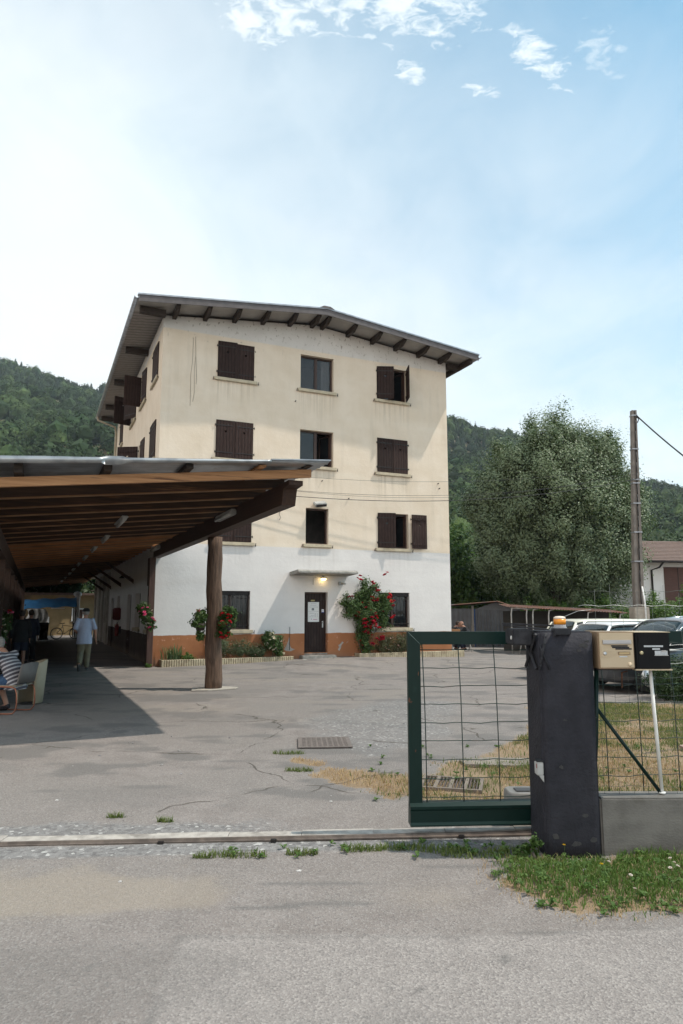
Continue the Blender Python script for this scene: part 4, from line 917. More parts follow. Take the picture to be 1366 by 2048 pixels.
d = MB(); d.tube([(.005, .06, .88), (-.012, .09, .38), (-.03, .09, .2)], .017, 8); d.tube([(-.005, .08, .60), (.435, .09, .0)], .013, 8); d.box((-.035, .06, .50), (-.005, .1, .53)); d.build('strut', MT['green'], st)
d = MB(); d.tube([(.385, .03, .87), (.44, .085, .012)], .0125, 10); d.tube([(.44, .085, .0), (.44, .085, .012)], .024, 10); d.build('post', MT['white'], st)
d = MB(); d.box((-.01, .0, .872), (.50, .03, .882)); d.build('crossbar', MT['anth_iron'], st)
d = MB(); d.tube([(.23, .06, .86), (.19, .06, .85), (.185, .06, .74)], .006, 6); d.build('hook', MT['rust'], st)
mbx = thing('mailbox', 'beige metal mailbox with silver flap and black tape labels', 'mailbox', (1.843, 4.985, 1.275), R(2))
beige = mat('beige enamel', (.50, .40, .275), (.47, .375, .255), rough=.45); bedge = mat('tan enamel edge', (.27, .19, .12), rough=.5); tape = mat('embossed black tape', (.008, .009, .014), (.03, .03, .04), scale=260, lo=.55, hi=.65, rough=.4)
d = MB(); d.box((0, .006, 0), (.262, .27, .262), 0, None, .005); d.build('case', bedge, mbx)
d = MB(); d.box((.008, .0, .010), (.254, .0058, .256), 0, None, .003); d.prism([(.018, .0, .155), (.018, .0, .085), (.05, .0, .082), (.125, .0, .100), (.125, .0, .128), (.06, .0, .147)], (0, -.003, 0)); d.lathe([(0, 0), (.017, 0), (.016, .003), (0, .004)], (0, 0, 0), 16, 0, Matrix.Translation((.222, .0, .032)) @ Matrix.Rotation(R(90), 4, 'X')); d.build('door', beige, mbx)
for z in (.103, .113, .123): d = MB(); d.box((.065, -.0045, z), (.115, -.003, z + .0022)); d.build('door_rib', beige, mbx)
d = MB(); d.prism([(.03, -.001, .205), (.03, -.012, .203), (.03, -.010, .192), (.03, -.015, .190), (.03, -.012, .177), (.03, -.001, .174)], (.205, 0, 0)); d.build('flap', mat('anodised flap', (.62, .62, .63), (.52, .52, .54), rough=.28, metal=.6, stretch=(1, 1, 40)), mbx)
d = MB(); d.lathe([(0, 0), (.013, 0), (.012, .006), (.009, .007), (0, .007)], (0, 0, 0), 16, 0, Matrix.Translation((.042, -.003, .110)) @ Matrix.Rotation(R(90), 4, 'X')); d.build('lock', MT['steel'], mbx)
for (x, z, wd) in ((.092, .158, .120), (.098, .147, .125), (.122, .1365, .118)):
    d = MB(); d.box((x, -.0022, z), (x + wd, -.0002, z + .0095)); d.build('tape_label', tape, mbx)
d = MB(); d.box((.138, -.0055, .099), (.228, -.0002, .122), 0, None, .003); d.box((.146, -.0068, .103), (.220, -.0056, .118), 1); d.build('name_holder', [bedge, mat('tan name card', (.50, .37, .20))], mbx)
d = MB(); d.box((.148, -.0022, .083), (.205, -.0002, .091)); d.build('sticker', mat('pale sticker', (.55, .58, .60)), mbx)
mb2 = thing('mailbox', 'black metal mailbox with pale name labels and a beige bottom edge', 'mailbox', (2.108, 4.997, 1.268), R(1))
blk = mat('black enamel', (.005, .005, .0065), (.008, .008, .009), rough=.5, spec=.15)
d = MB(); d.box((0, .006, .006), (.256, .27, .264), 0, None, .003); d.build('case', blk, mb2)
d = MB(); d.box((.022, .0, .012), (.246, .0058, .256), 0, None, .003); d.box((.028, -.003, .185), (.226, -.0002, .232), 0, None, .002); d.box((.006, -.004, .012), (.020, .005, .256), 0, None, .003); d.build('door', blk, mb2)
d = MB(); d.box((-.002, -.003, -.003), (.262, .27, .0055)); d.box((-.002, -.003, .2645), (.262, .27, .268)); d.build('edge_trim', beige, mb2)
pale = mat('pale label', (.50, .52, .54), (.42, .44, .46), scale=90)
for (x, z, wd, h_) in ((.066, .161, .138, .012), (.126, .142, .054, .011), (.142, .105, .092, .030)):
    d = MB(); d.box((x, -.0025, z), (x + wd, -.0002, z + h_)); d.build('name_label', pale, mb2)
d = MB(); d.box((.138, -.006, .100), (.238, -.0002, .1045)); d.box((.19, -.006, .128), (.222, -.0026, .138)); d.build('label_rail', MT['steel'], mb2)
d = MB(); d.lathe([(0, 0), (.014, 0), (.013, .006), (.009, .007), (0, .007)], (0, 0, 0), 16, 0, Matrix.Translation((.045, -.001, .120)) @ Matrix.Rotation(R(90), 4, 'X')); d.build('lock', mat('brass lock', (.42, .36, .22), rough=.3, metal=.8), mb2)

# ------------------------------------------------------------------ timber canopy
cp = thing('timber_canopy', 'long timber canopy with corrugated metal roof on log post beside the tall house', 'canopy', C0, A24)
def zc(u): return 3.62 + (u - .35) * .108          # underside of the purlins
def zs(u): return 3.815 + (u - .53) * .074         # roof sheet
def ub(b): return .07 - .010 * b                    # line of the right-hand beam
d = MB(); q = [Vector((ub(b), b, 0)) for b in (.02, -11.88)]
d.prism([(ub(.02) - .11, .02, 3.25), (ub(-11.6) - .11, -11.60, 3.265), (ub(-11.68) - .11, -11.68, 3.51), (ub(-11.92) - .11, -11.92, 3.53), (ub(-11.92) - .11, -11.92, 3.60), (ub(.02) - .11, .02, 3.60)], (.22, 0, 0))
d.build('beam', MT['beam'], cp)
d = MB(); d.prism([(-4.1, 36, zc(-4) - .36), (-4.1, -12.3, zc(-4) - .36), (-4.1, -12.3, zc(-4) - .015), (-4.1, 36, zc(-4) - .015)], (.2, 0, 0)); d.build('beam', MT['beam'], cp)
bs = [-12.0, -11.1, -10.15, -9.2, -8.3, -7.4, -6.5, -5.6, -4.7, -3.8, -2.9, -2.0, -1.1, -.25] + [.65 + .95 * k for k in range(38)]
for k, b in enumerate(bs):
    ur = ub(b) + (.20 if k == 0 else .10) if b < -.1 else -.03
    ul = -4.75; hh = .12 if k == 0 else .17; off = .02 if k == 0 else 0.
    dd = rng.uniform(-.012, .012, 2) if k else (0, 0)
    d = MB(); w_ = .035
    if ur > ub(b) - .2 and k > 0: pass
    d.prism([(ul, b - w_, zc(ul) + off + dd[0]), (ur, b - w_, zc(ur) + off + dd[1]), (ur, b - w_, zc(ur) + off + min(hh, .15)), (ul, b - w_, zc(ul) + off + hh)], (0, 2 * w_, 0))
    fresh = -3.6 < b < 7.0  # stretch of purlins that gets the orange timber
    if k: d.prism([(ul, b - w_ - .003, zc(ul) + off + dd[0] - .006), (ur - .002, b - w_ - .003, zc(ur) + off + dd[1] - .006), (ur - .002, b - w_ - .003, zc(ur) + off + dd[1] + .012), (ul, b - w_ - .003, zc(ul) + off + dd[0] + .012)], (0, 2 * w_ + .006, 0), 1)  # bottom strip carries the painted light on the purlin's lower edge
    d.build('purlin' if k else 'front_fascia', [MT['fasciatimber'] if k == 0 else MT['orangetimber'] if fresh else MT['timber'], MT['litedge']], cp)
for u in (-4.6, -3.55, -2.5, -1.45, -.42, .30):
    d = MB(); b1 = 36 if u < -.3 else -.4
    d.prism([(u - .05, -12.22, zc(u) + .16), (u + .05, -12.22, zc(u) + .165), (u + .05, -12.22, zs(u) - .016), (u - .05, -12.22, zs(u) - .018)], (0, b1 + 12.22, 0)); d.build('batten', MT['darkwood'] if abs(u + .42) > .1 else MT['fasciatimber'], cp)
def sheet(name, b0, b1, ul, urf, mt):
    nb = int((b1 - b0) / .038); top = []
    for i in range(nb + 1):
        b = b0 + (b1 - b0) * i / nb; wv = .012 * math.cos(2 * math.pi * (b - b0) / .152)
        top.append([Vector((u, b, zs(u) + wv + .006 * mnoise.noise(Vector((u * .8, b * .6, 0))))) for u in (ul, (ul + urf(b)) / 2, urf(b))])
    bot = [[v - Vector((0, 0, .004)) for v in r] for r in top]
    d = MB(); rings = [t_ + b_[::-1] for t_, b_ in zip(top, bot)]; d.loft(rings, 0, True, True); return d.build(name, mt, cp)
sheet('roof_sheet', -12.36, -.55, -4.95, lambda b: ub(b) + .35, MT['galv'])
sheet('roof_sheet', -.55, 36.4, -4.95, lambda b: -.03, MT['galv'])
d = MB(); top = []; n = 90
for i in range(n + 1):
    u = -4.95 + (4.6) * i / n; z = zs(u) + .012; k = .010 * mnoise.noise(Vector((u * 1.7, 0, 3))) + (.02 if abs(u + 2.46) < .12 else 0)
    dp = .035 + .06 * (1 - (u + 4.95) / 4.6)
    top.append([Vector((u, -12.25, z + .012)), Vector((u, -12.39 + k, z + .005 + k)), Vector((u, -12.405 + k * 2, z - dp * .6 + k)), Vector((u, -12.37 + k, z - dp - k)), Vector((u, -12.375 + k, z - dp + .002 - k)), Vector((u, -12.408 + k * 2, z - dp * .6 - .001 + k)), Vector((u, -12.395 + k, z + .009 + k)), Vector((u, -12.25, z + .016))])
d.loft(top); d.build('front_flashing', mat('bright bent flashing', (.36, .37, .38), (.22, .23, .24), rough=.38, metal=.7, scale=4), cp)
d = MB(); ue = ub(-12.4) + .36; d.prism([(-.35, -12.40, zs(-.35) + .018), (ue, -12.40, zs(ue) + .018), (ue, -12.40, zs(ue) + .036), (-.35, -12.40, zs(-.35) + .036)], (0, .15, 0)); d.build('edge_strip', MT['zinc'], cp)
# posts
d = MB(); pts, rs = [], []
PB = -6.47; PU = .24
for k in range(15):
    z = -.03 + k * 3.30 / 14; pts.append((PU + .10 - .12 * k / 14 * .4 + .012 * math.sin(k * 1.1), PB + .01 * math.cos(k * .9), z)); rs.append(.184 - .024 * k / 14 + .007 * math.sin(k * 2.3))
d.tube(pts, rs, 22); d.build('log_post', MT['log'], cp)
d = MB(); d.box((-.17, -.28, 0), (-.004, -.04, 3.24)); d.box((-.17, -.036, 2.4), (-.008, .20, 3.24)); d.build('corner_post', MT['darkwood'] if 0 else mat('red brown stained post', (.060, .030, .024), (.085, .045, .034), scale=4, stretch=(6, 6, .5), rough=.7), cp)
for b in (-12.1, -8.4, -4.6, -.8, 3.2, 7.2, 11.2, 15.2, 19.2, 23.2, 27.2, 31.2, 35.6):
    d = MB(); d.box((-4.12, b - .11, -.02), (-3.9, b + .11, zc(-4) - .365)); d.build('side_post', MT['beam'], cp)
for b in (-.35, 4.2, 8.2, 12.2, 16.2):
    d = MB(); d.prism([(-.06, b, 2.6), (-.06, b, 2.75), (-1.0, b, 3.36), (-1.12, b, 3.36)], (0, .09, 0))
    if b > 0: d.build('brace', MT['timber'], cp)
fb = MB(); fb.prism([(PU - .42, PB - .26, 0), (PU - .1, PB - .36, 0), (PU + .5, PB - .28, 0), (PU + .64, PB - .05, 0), (PU + .3, PB + .3, 0), (PU - .3, PB + .22, 0)], (0, 0, .018))
tag(fb.build('post_footing', mat('pale footing concrete', (.40, .36, .31), (.32, .29, .25), scale=9, bump=.4), None, C0 + Vector((0, 0, .004)), (0, 0, A24)), 'flat pale concrete footing around the foot of the log post', 'footing')
# plank screen along the far left side of the passage
ps = MB(); ps.box((-4.22, -7.8, .0), (-4.17, 20, 2.35))
for b in range(-7, 20): ps.box((-4.168, b - .02, .0), (-4.150, b + .02, 2.35))
tag(ps.build('plank_screen', wood_planks('dark plank screen', (.085, .042, .024), (.06, .03, .018), .16, 1), None, C0, (0, 0, A24)), 'dark brown plank screen closing the left side of the covered passage', 'screen')
# tube lamps under the canopy
lt = None
for i, (u, b, dz) in enumerate([(-1.86, -7.9, 0), (-1.83, -4.3, 0), (-1.86, -1.3, 0), (-1.86, 2.2, 0), (-1.86, 5.8, 0), (-1.86, 9.6, 0), (-1.84, 13.3, 0), (-1.86, 18.0, 0), (-1.86, 23.0, 0)]):
    if lt is None:
        lt = thing('tube_lamp', '', 'lamp', (0, 0, 0), A24, 'tube lamps under the canopy')
        d = MB(); d.box((-.06, -.64, -.035), (.06, .64, 0), bev=.01); d.build('housing', MT['lampgrey'], lt)
        d = MB(); d.tube([(0, -.62, -.055), (0, .62, -.055)], .035, 10); d.build('diffuser', mat('clear lamp diffuser', (.50, .50, .48), rough=.25), lt); o = lt
    else:
        o = lt.copy(); COL.objects.link(o)
        for ch in lt.children: c = ch.copy(); COL.objects.link(c); c.parent = o
    o.location = W(u, b, zc(u) - .004); o['label'] = 'unlit tube lamp, %s in the row under the canopy purlins' % ('nearest', 'second nearest', 'third nearest', 'fourth nearest', 'fifth nearest', 'fourth farthest', 'third farthest', 'second farthest', 'farthest')[i]
for i, (b, lab) in enumerate(((-8.55, 'unlit grey lamp fixed to the canopy beam between the log post and the beam tip'), (-.62, 'unlit grey lamp fixed to the canopy beam beside the house corner'))):
    o = thing('beam_lamp', lab, 'lamp', W(ub(b) - .112, b, 3.48), A24, 'lamps on the canopy beam')
    d = MB(); d.box((-.11, -.60, -.055), (0, .60, .055), bev=.015); d.build('housing', MT['lampgrey'], o)
    d = MB(); d.tube([(-.10, -.58, -.03), (-.10, .58, -.03)], .035, 10); d.build('diffuser', bpy.data.materials['clear lamp diffuser'], o)
# ------------------------------------------------------------------ hills and far forest
HPX = np.array([-900, -520, -339, -314, -288, -263, -233, -60, 103, 148, 294, 330, 480, 800.]); HPZ = np.array([300, 268, 243, 234, 225, 217, 208, 196, 178, 168, 115, 109, 95, 60.])
def hill_z(x, y):
    r = np.interp(x / np.maximum(y, 60) * 650, HPX, HPZ)
    s_ = np.clip((y - 95) / 555., 0, 1.25); s_ = np.where(s_ > 1, 1 - (s_ - 1) * .8, s_)
    z = r * (s_ ** 1.12) + (fbm(x * .011 + 5, y * .011, 61) - .5) * 34 * np.clip(s_ * 3, 0, 1) * np.clip((1.08 - s_) * 4, .12, 1)
    return z - 1.2
def build_hills():
    xs = np.linspace(-760, 760, 150); ys = np.concatenate([np.linspace(88, 660, 90), np.linspace(670, 1000, 12)])
    X, Y = np.meshgrid(xs, ys); Z = hill_z(X, Y); nx = len(xs)
    V = np.stack([X.ravel(), Y.ravel(), Z.ravel()], 1); i = np.arange(nx * (len(ys) - 1)).reshape(-1, nx)[:, :-1].ravel()
    F = np.stack([i, i + 1, i + nx + 1, i + nx], 1)
    tag(link('hills', tri_mesh('hills', V, F, mat('hillside meadow and earth', (.10, .115, .040), (.155, .125, .07), scale=.02, c3=(.04, .06, .018), s3=.05), None, True)), kind='structure')
build_hills()
def ico(sub):
    bm = bmesh.new(); bmesh.ops.create_icosphere(bm, subdivisions=sub, radius=1)
    v = np.array([q.co[:] for q in bm.verts]); f = np.array([[q.index for q in p.verts] for p in bm.faces]); bm.free(); return v, f
IC1 = ico(1); IC2 = ico(2)
def unit(n):
    v = rng.normal(size=(n, 3)); return v / np.linalg.norm(v, axis=1, keepdims=True)
def leaf_quads(P, N, ln, wd):
    """one pointed leaf (rhombus) per point; N = leaf normal"""
    n = len(P); ln = np.broadcast_to(ln, (n,))[:, None]; wd = np.broadcast_to(wd, (n,))[:, None]
    t = np.cross(N, unit(n)); t /= np.linalg.norm(t, axis=1, keepdims=True) + 1e-9; s_ = np.cross(N, t)
    V = np.stack([P - t * ln * .5, P + s_ * wd * .5 + N * ln * .05, P + t * ln * .5, P - s_ * wd * .5 + N * ln * .05], 1).reshape(-1, 3)
    return V, np.arange(n * 4).reshape(-1, 4)
def forest(name, P, rad, hgt, conif, mt, nq=90):
    n = len(P)
    V = [], ; Vs, Fs, o = [], [], 0
    bv, bf = IC1
    jit = rng.uniform(.75, 1.15, (n, len(bv), 1))
    sc = np.stack([rad, rad, hgt], 1)[:, None]
    core = bv[None] * jit * sc * .80
    if conif: core[:, :, :2] *= np.clip(.9 - .75 * core[:, :, 2:3] / sc[:, :, 2:3], .05, 1.6)
    core[:, :, 2] += hgt[:, None]; core += P[:, None]
    Vs.append(core.reshape(-1, 3)); f = (bf[None] + (np.arange(n) * len(bv))[:, None, None]).reshape(-1, 3)
    me_core = (Vs[0], f)
    d = unit(n * nq).reshape(n, nq, 3); d[:, :, 2] = np.abs(d[:, :, 2]) * 1.1 - .25
    lump = 1 + .28 * np.sin(d[:, :, 0:1] * 5 + rng.uniform(0, 6, (n, 1, 1))) * np.sin(d[:, :, 1:2] * 5 + rng.uniform(0, 6, (n, 1, 1)))
    q = d * lump * sc * rng.uniform(.82, 1.06, (n, nq, 1))
    if conif: q[:, :, :2] *= np.clip(.85 - .80 * q[:, :, 2:3] / sc[:, :, 2:3], .05, 1.6)
    q[:, :, 2] += hgt[:, None]; q += P[:, None]; q = q.reshape(-1, 3)
    N = d.reshape(-1, 3) + rng.normal(size=(n * nq, 3)) * .45; N /= np.linalg.norm(N, axis=1, keepdims=True)
    sz = np.repeat(np.minimum(rad, 4.), nq) * rng.uniform(.20, .40, n * nq)
    V2, F2 = leaf_quads(q, N, sz, sz * .8)
    F3 = np.concatenate([F2[:, [0, 1, 2]], F2[:, [0, 2, 3]]])
    V = np.concatenate([me_core[0], V2]); F = np.concatenate([f, F3 + len(me_core[0])])
    return tag(link(name, tri_mesh(name, V, F, mt)), kind='stuff')
def forest_mat(name, a, b, c):
    m = bpy.data.materials.new(name); m.use_nodes = True; t = m.node_tree; p = t.nodes['Principled BSDF']
    tc = t.nodes.new('ShaderNodeTexCoord'); o = tc.outputs['Object']; g = t.nodes.new('ShaderNodeNewGeometry')
    v = mapping(t, o, (1, 1, .6))
    col = mixc(t, smooth(t, noise(t, v, .075, 3, .6), .40, .60), a, b)
    col = mixc(t, smooth(t, noise(t, v, .018, 3, .5), .45, .62), col, c)
    h = t.nodes.new('ShaderNodeHueSaturation'); t.links.new(math_n(t, 'MULTIPLY_ADD', g.outputs['Random Per Island'], .7, .65), h.inputs['Value']); t.links.new(col, h.inputs['Color'])
    t.links.new(h.outputs[0], p.inputs['Base Color']); p.inputs['Roughness'].default_value = .8; p.inputs['Specular IOR Level'].default_value = .15
    return m
def plant_forest():
    n = 16000; yy = np.sqrt(rng.uniform(100. ** 2, 700. ** 2, n)); px = rng.uniform(-.72, .72, n); x = px * yy
    vis = ((px > -.60) & (px < -.27)) | ((px > .13) & (px < .60))
    keep = vis | (rng.uniform(0, 1, n) < .25); x, yy, px = x[keep], yy[keep], px[keep]
    s_ = (yy - 95) / 555.
    # clearings: meadow and a bare earth cutting on the left slope
    clear = (sdist([(-130, 235), (-84, 235), (-78, 262), (-140, 268)], x, yy) > 0) | (np.abs(yy - 290 - 12 * np.sin(x * .05)) < 7) & (x > -130) & (x < -60)
    clear |= (sdist([(88, 200), (130, 190), (125, 225), (90, 228)], x, yy) > 0)
    k = ~clear & (fbm(x * .03, yy * .03, 15) > .30); x, yy, s_ = x[k], yy[k], s_[k]
    con = (s_ + (fbm(x * .02, yy * .02, 19) - .5) * .9 > .62) & (rng.uniform(0, 1, len(x)) < .75)
    P = np.stack([x, yy, hill_z(x, yy) - .5], 1); m = len(x)
    rad = 2.0 + 4.6 * rng.uniform(0, 1, m) ** 1.5; hg = rad * rng.uniform(.85, 1.25, m)
    forest('hillside_forest', P[~con], rad[~con], hg[~con], False, forest_mat('broadleaf forest', (.016, .037, .010), (.056, .083, .025), (.022, .038, .014)), 115)
    r2 = rng.uniform(1.8, 3.2, con.sum()); forest('ridge_conifers', P[con], r2, r2 * rng.uniform(1.5, 2.3, con.sum()), True, forest_mat('conifer forest', (.012, .026, .013), (.026, .042, .020), (.015, .028, .014)), 55)
plant_forest()

# ------------------------------------------------------------------ trees, hedges, shrubs
def crown_leaves(lobes, nclump, per, ln, wd, cr=(.5, 1.1), up=.3, shell=.55, seed=0, spray=1.0):
    """leaf clumps spread through ellipsoid lobes (cx,cy,cz,rx,ry,rz,weight)"""
    L = np.array(lobes, float); pr = L[:, 6] / L[:, 6].sum(); k = rng.choice(len(L), nclump, p=pr)
    d = unit(nclump); r = (shell + (1 - shell) * rng.uniform(0, 1, nclump)) [:, None]
    c = L[k, :3] + d * r * L[k, 3:6]
    s_ = rng.uniform(cr[0], cr[1], nclump)
    g = rng.normal(size=(nclump, per, 3)) * .42; g[:, :, 2] *= spray
    ax = d * np.array([1, 1, .6]) + np.array([0, 0, up]); ax /= np.linalg.norm(ax, axis=1, keepdims=True)
    ext = rng.uniform(-1, 1, (nclump, per, 1)); P = c[:, None] + (g * .75 + ax[:, None] * ext * .66) * s_[:, None, None]
    P = P.reshape(-1, 3); n = len(P)
    N = np.repeat(d, per, 0) * .35 + ((P.reshape(nclump, per, 3) - c[:, None]) / s_[:, None, None]).reshape(-1, 3) * .8 + unit(n) * .62 + np.array([0, 0, .3]); N /= np.linalg.norm(N, axis=1, keepdims=True)
    return leaf_quads(P, N, ln * rng.uniform(.7, 1.25, n), wd * rng.uniform(.7, 1.25, n))
def limb(mb, p0, p1, r0, r1, wob=.2, n=6):
    p0, p1 = Vector(p0), Vector(p1); pts, rs = [], []
    for i in range(n + 1):
        t = i / n; q = p0.lerp(p1, t); q += Vector((rng.normal(), rng.normal(), 0)) * wob * t * (1 - t) * 1.5; pts.append(q); rs.append(r0 + (r1 - r0) * t)
    mb.tube(pts, rs, 8); return pts
MT['bark'] = mat('bark', (.13, .105, .085), (.06, .05, .04), scale=6, stretch=(3, 3, .5), bump=.9, bscale=18, rough=.95)
def tree(name, label, loc, lobes, nclump, per, ln, wd, lm, trunk_h, tr, group=None, **kw):
    o = thing(name, label, 'tree', loc, 0, group); mb = MB()
    top = max(l[2] for l in lobes); tp = limb(mb, (0, 0, -.2), (lobes[0][0] * .5, lobes[0][1] * .5, trunk_h), tr, tr * .7, .1)
    for l in lobes:
        for k in range(3):
            d = unit(1)[0]; e = Vector((l[0] + d[0] * l[3] * .6, l[1] + d[1] * l[4] * .6, l[2] + abs(d[2]) * l[5] * .7)); m_ = limb(mb, tp[-1], e, tr * .5, tr * .08, .4)
    mb.build('trunk', MT['bark'], o)
    V, F = crown_leaves(lobes, nclump, per, ln, wd, **kw); link('crown', tri_mesh('crown', V, F, lm), o)
    return o
LF = dict(silver=leaf('silver green leaves', (.046, .080, .023), (.118, .168, .060), .32, (.19, .24, .135), .42),
          bright=leaf('fresh green leaves', (.055, .120, .018), (.115, .190, .040), .4), mid=leaf('mid green leaves', (.035, .080, .016), (.080, .130, .030), .35),
          dark=leaf('dark green leaves', (.020, .045, .013), (.045, .075, .022), .25))
tree('poplar_tree', 'tall broad silvery green tree standing behind the parked cars beside the concrete pole', (11.8, 38, 0),
     [(0, 0, 7.0, 3.9, 3.8, 5.2, 5), (-1.9, 0, 7.6, 2.5, 2.6, 3.9, 2.2), (2.3, .3, 8.9, 2.3, 2.5, 3.5, 2.4), (.2, 0, 9.5, 3.0, 2.6, 3.1, 2.6), (-2.6, 0, 4.8, 1.7, 2.2, 2.4, 1.2), (3.0, .3, 4.9, 1.9, 2.2, 2.6, 1.3), (4.4, .8, 6.8, 1.2, 1.3, 1.8, .6), (4.9, 1, 8.0, .9, .9, 1.2, .35), (0, 0, 3.8, 3.7, 3.2, 1.9, 2.4), (-3.2, 0, 7.0, 1.5, 1.8, 2.4, 1.0)],
     980, 470, .13, .08, LF['silver'], 3.0, .42, cr=(.45, .95), up=.8, spray=1.3, shell=.40)
for i, (x, y, h, wd_, lm, lab) in enumerate([(5.6, 41, 6.2, 2.4, 'mid', 'dense mid green tree rising behind the rusty corrugated shed'), (8.6, 43, 5.0, 2.3, 'bright', 'fresh bright green tree between the corrugated shed and the open shelter'), (14.6, 45, 4.6, 2.6, 'mid', 'low bushy tree behind the big silvery tree on its right'),
                                              (3.4, 46, 8.0, 2.8, 'dark', 'dark green tree half hidden by the corner of the house'), (10.5, 48, 6.4, 3., 'dark', 'dark tree directly behind the silvery tree'), (24.5, 52, 7.2, 3.2, 'dark', 'dark tree beside the white house with tiled roof'), (6.9, 52, 9.5, 3.4, 'mid', 'tall green tree farthest behind the corrugated shed')]):
    tree('broadleaf_tree', lab, (x, y, 0), [(0, 0, h * .58, wd_, wd_, h * .42, 3), (-wd_ * .5, 0, h * .42, wd_ * .7, wd_ * .7, h * .3, 1), (wd_ * .55, 0, h * .45, wd_ * .65, wd_ * .7, h * .32, 1)], 150, 150, .24, .16, LF[lm], h * .3, .2, 'trees behind the yard', cr=(.5, 1.), shell=.4)
for i, (x, y, h, wd_, lab) in enumerate([(-21.5, 50, 7.5, 3.6, 'dark tree beyond the far end of the passage, above the blue awning'), (-15.6, 54, 8.5, 4., 'dark tree beyond the far end of the passage, beside the white pillar')]):
    tree('broadleaf_tree', lab, (x, y, 0), [(0, 0, h * .55, wd_, wd_, h * .48, 3), (-wd_ * .6, 0, h * .4, wd_ * .8, wd_, h * .34, 1), (wd_ * .6, 0, h * .4, wd_ * .8, wd_, h * .34, 1)], 130, 120, .34, .22, LF['dark'], h * .3, .25, 'trees beyond the passage', cr=(.6, 1.2), shell=.4)
def bushy(name, label, cat, loc, lobes, nclump, per, ln, wd, lm, rz=0, stems=5, **kw):
    o = thing(name, label, cat, loc, rz); V, F = crown_leaves(lobes, nclump, per, ln, wd, **kw); link('foliage', tri_mesh('foliage', V, F, lm), o)
    for l in lobes[:2]:
        mb = MB()
        for k in range(1): limb(mb, (l[0] * .3, l[1] * .3, -.05), (l[0], l[1], l[2] + l[5] * .3), .03, .008, .05)
        mb.build('stem', MT['bark'], o)
    return o
bushy('hedge', 'bright green clipped hedge behind the white cars and left of the concrete pole', 'hedge', (12.6, 36, 0), [(k * .95 - 2.4, .1 * math.sin(k), 1.05 + .12 * math.sin(k * 2.1), .75, .7, 1.05, 1) for k in range(6)], 150, 110, .13, .08, LF['bright'], cr=(.25, .5), shell=.5)
bushy('shrub', 'loose fresh green shrub right of the concrete pole in front of the white house', 'shrub', (15.3, 32, 0), [(-.5, 0, 1.2, 1., 1., 1.3, 1), (.8, .2, 1.3, 1., 1., 1.25, 1), (-1.2, 0, .9, .8, .8, .9, .7), (1.9, 0, 1.1, 1., .9, 1.1, .8)], 130, 100, .13, .075, LF['bright'], cr=(.25, .55), shell=.35, up=.7)
bushy('shrub', 'dark clipped evergreen shrub on the lawn behind the black mailbox', 'shrub', (6.9, 13.3, 0), [(-.55, 0, .34, .55, .5, .42, 1), (.3, 0, .38, .7, .6, .48, 1), (1.2, 0, .36, .6, .5, .45, 1)], 260, 110, .045, .025, LF['dark'], cr=(.10, .24), shell=.6)
# flower beds
def blossom_mesh(name, mt, r=.045):
    mb = MB()
    for ring, (n, rr, tilt, h) in enumerate(((5, 1., .35, 0.), (5, .75, .75, .25), (4, .45, 1.15, .4))):
        for k in range(n):
            a = 2 * math.pi * k / n + ring * .6; c, s_ = math.cos(a), math.sin(a); L = r * rr
            def P(u, v): x = u * L * math.cos(tilt); z = u * L * math.sin(tilt) + h * r * .3; return (c * x - s_ * v * L, s_ * x + c * v * L, z)
            mb.add([P(.1, -.25), P(.1, .25), P(.75, .55), P(1.05, 0), P(.75, -.55)], [(0, 1, 2, 3, 4)], 0)
    return mb.mesh(name, mt)
def petal(name, c1, c2): return leaf(name, c1, c2, .25, None, .6)
BL = dict(red=blossom_mesh('blossom', petal('red petals', (.42, .006, .012), (.60, .02, .03)), .055), crimson=blossom_mesh('blossom', petal('crimson petals', (.24, .006, .018), (.40, .012, .03)), .062),
          pink=blossom_mesh('blossom', petal('pink petals', (.70, .06, .20), (.80, .14, .30)), .06), white=blossom_mesh('blossom', petal('white petals', (.75, .70, .58), (.80, .72, .55)), .055), blush=blossom_mesh('blossom', petal('pale pink petals', (.60, .34, .30), (.70, .45, .38)), .03))
def blooms(o, pts, kinds, sc=(.7, 1.25)):
    for p in pts:
        b = link('blossom', BL[kinds[int(rng.integers(len(kinds)))]], o, p, (rng.uniform(-.9, .5), rng.uniform(-.6, .6), rng.uniform(0, 6))); b.scale = [rng.uniform(*sc)] * 3
def bed_plant(name, label, cat, u, b, lobes, nclump, per, ln, wd, lm, z=.16, bl=None, **kw):
    o = thing(name, label, cat, W(u, b, z), A24); V, F = crown_leaves(lobes, nclump, per, ln, wd, **kw); link('foliage', tri_mesh('foliage', V, F, lm), o)
    mb = MB(); l = lobes[0]; limb(mb, (0, 0, -.08), (l[0], l[1], l[2]), .014, .006, .05); mb.build('stem', MT['bark'], o)
    if bl: blooms(o, *bl)
    return o
roseleaf = leaf('rose leaves', (.045, .095, .022), (.105, .160, .050), .35)
lobes = [(.0, -.05, 1.15, .30, .22, .9, 2), (-.40, -.02, 1.75, .42, .26, .42, 1.6), (.15, -.05, 2.15, .45, .26, .48, 1.8), (.70, -.06, 1.75, .38, .25, .40, 1.4), (.25, -.06, 1.5, .5, .28, .45, 1.5), (.1, 0, .5, .25, .2, .5, .9), (.75, -.06, 1.2, .22, .2, .4, .6)]
def on_lobes(L, n, f=1.0):
    L = np.array(L, float); k = rng.choice(len(L), n, p=L[:, 6] / L[:, 6].sum()); d = unit(n); d[:, 1] = -np.abs(d[:, 1]); return (L[k, :3] + d * L[k, 3:6] * f)
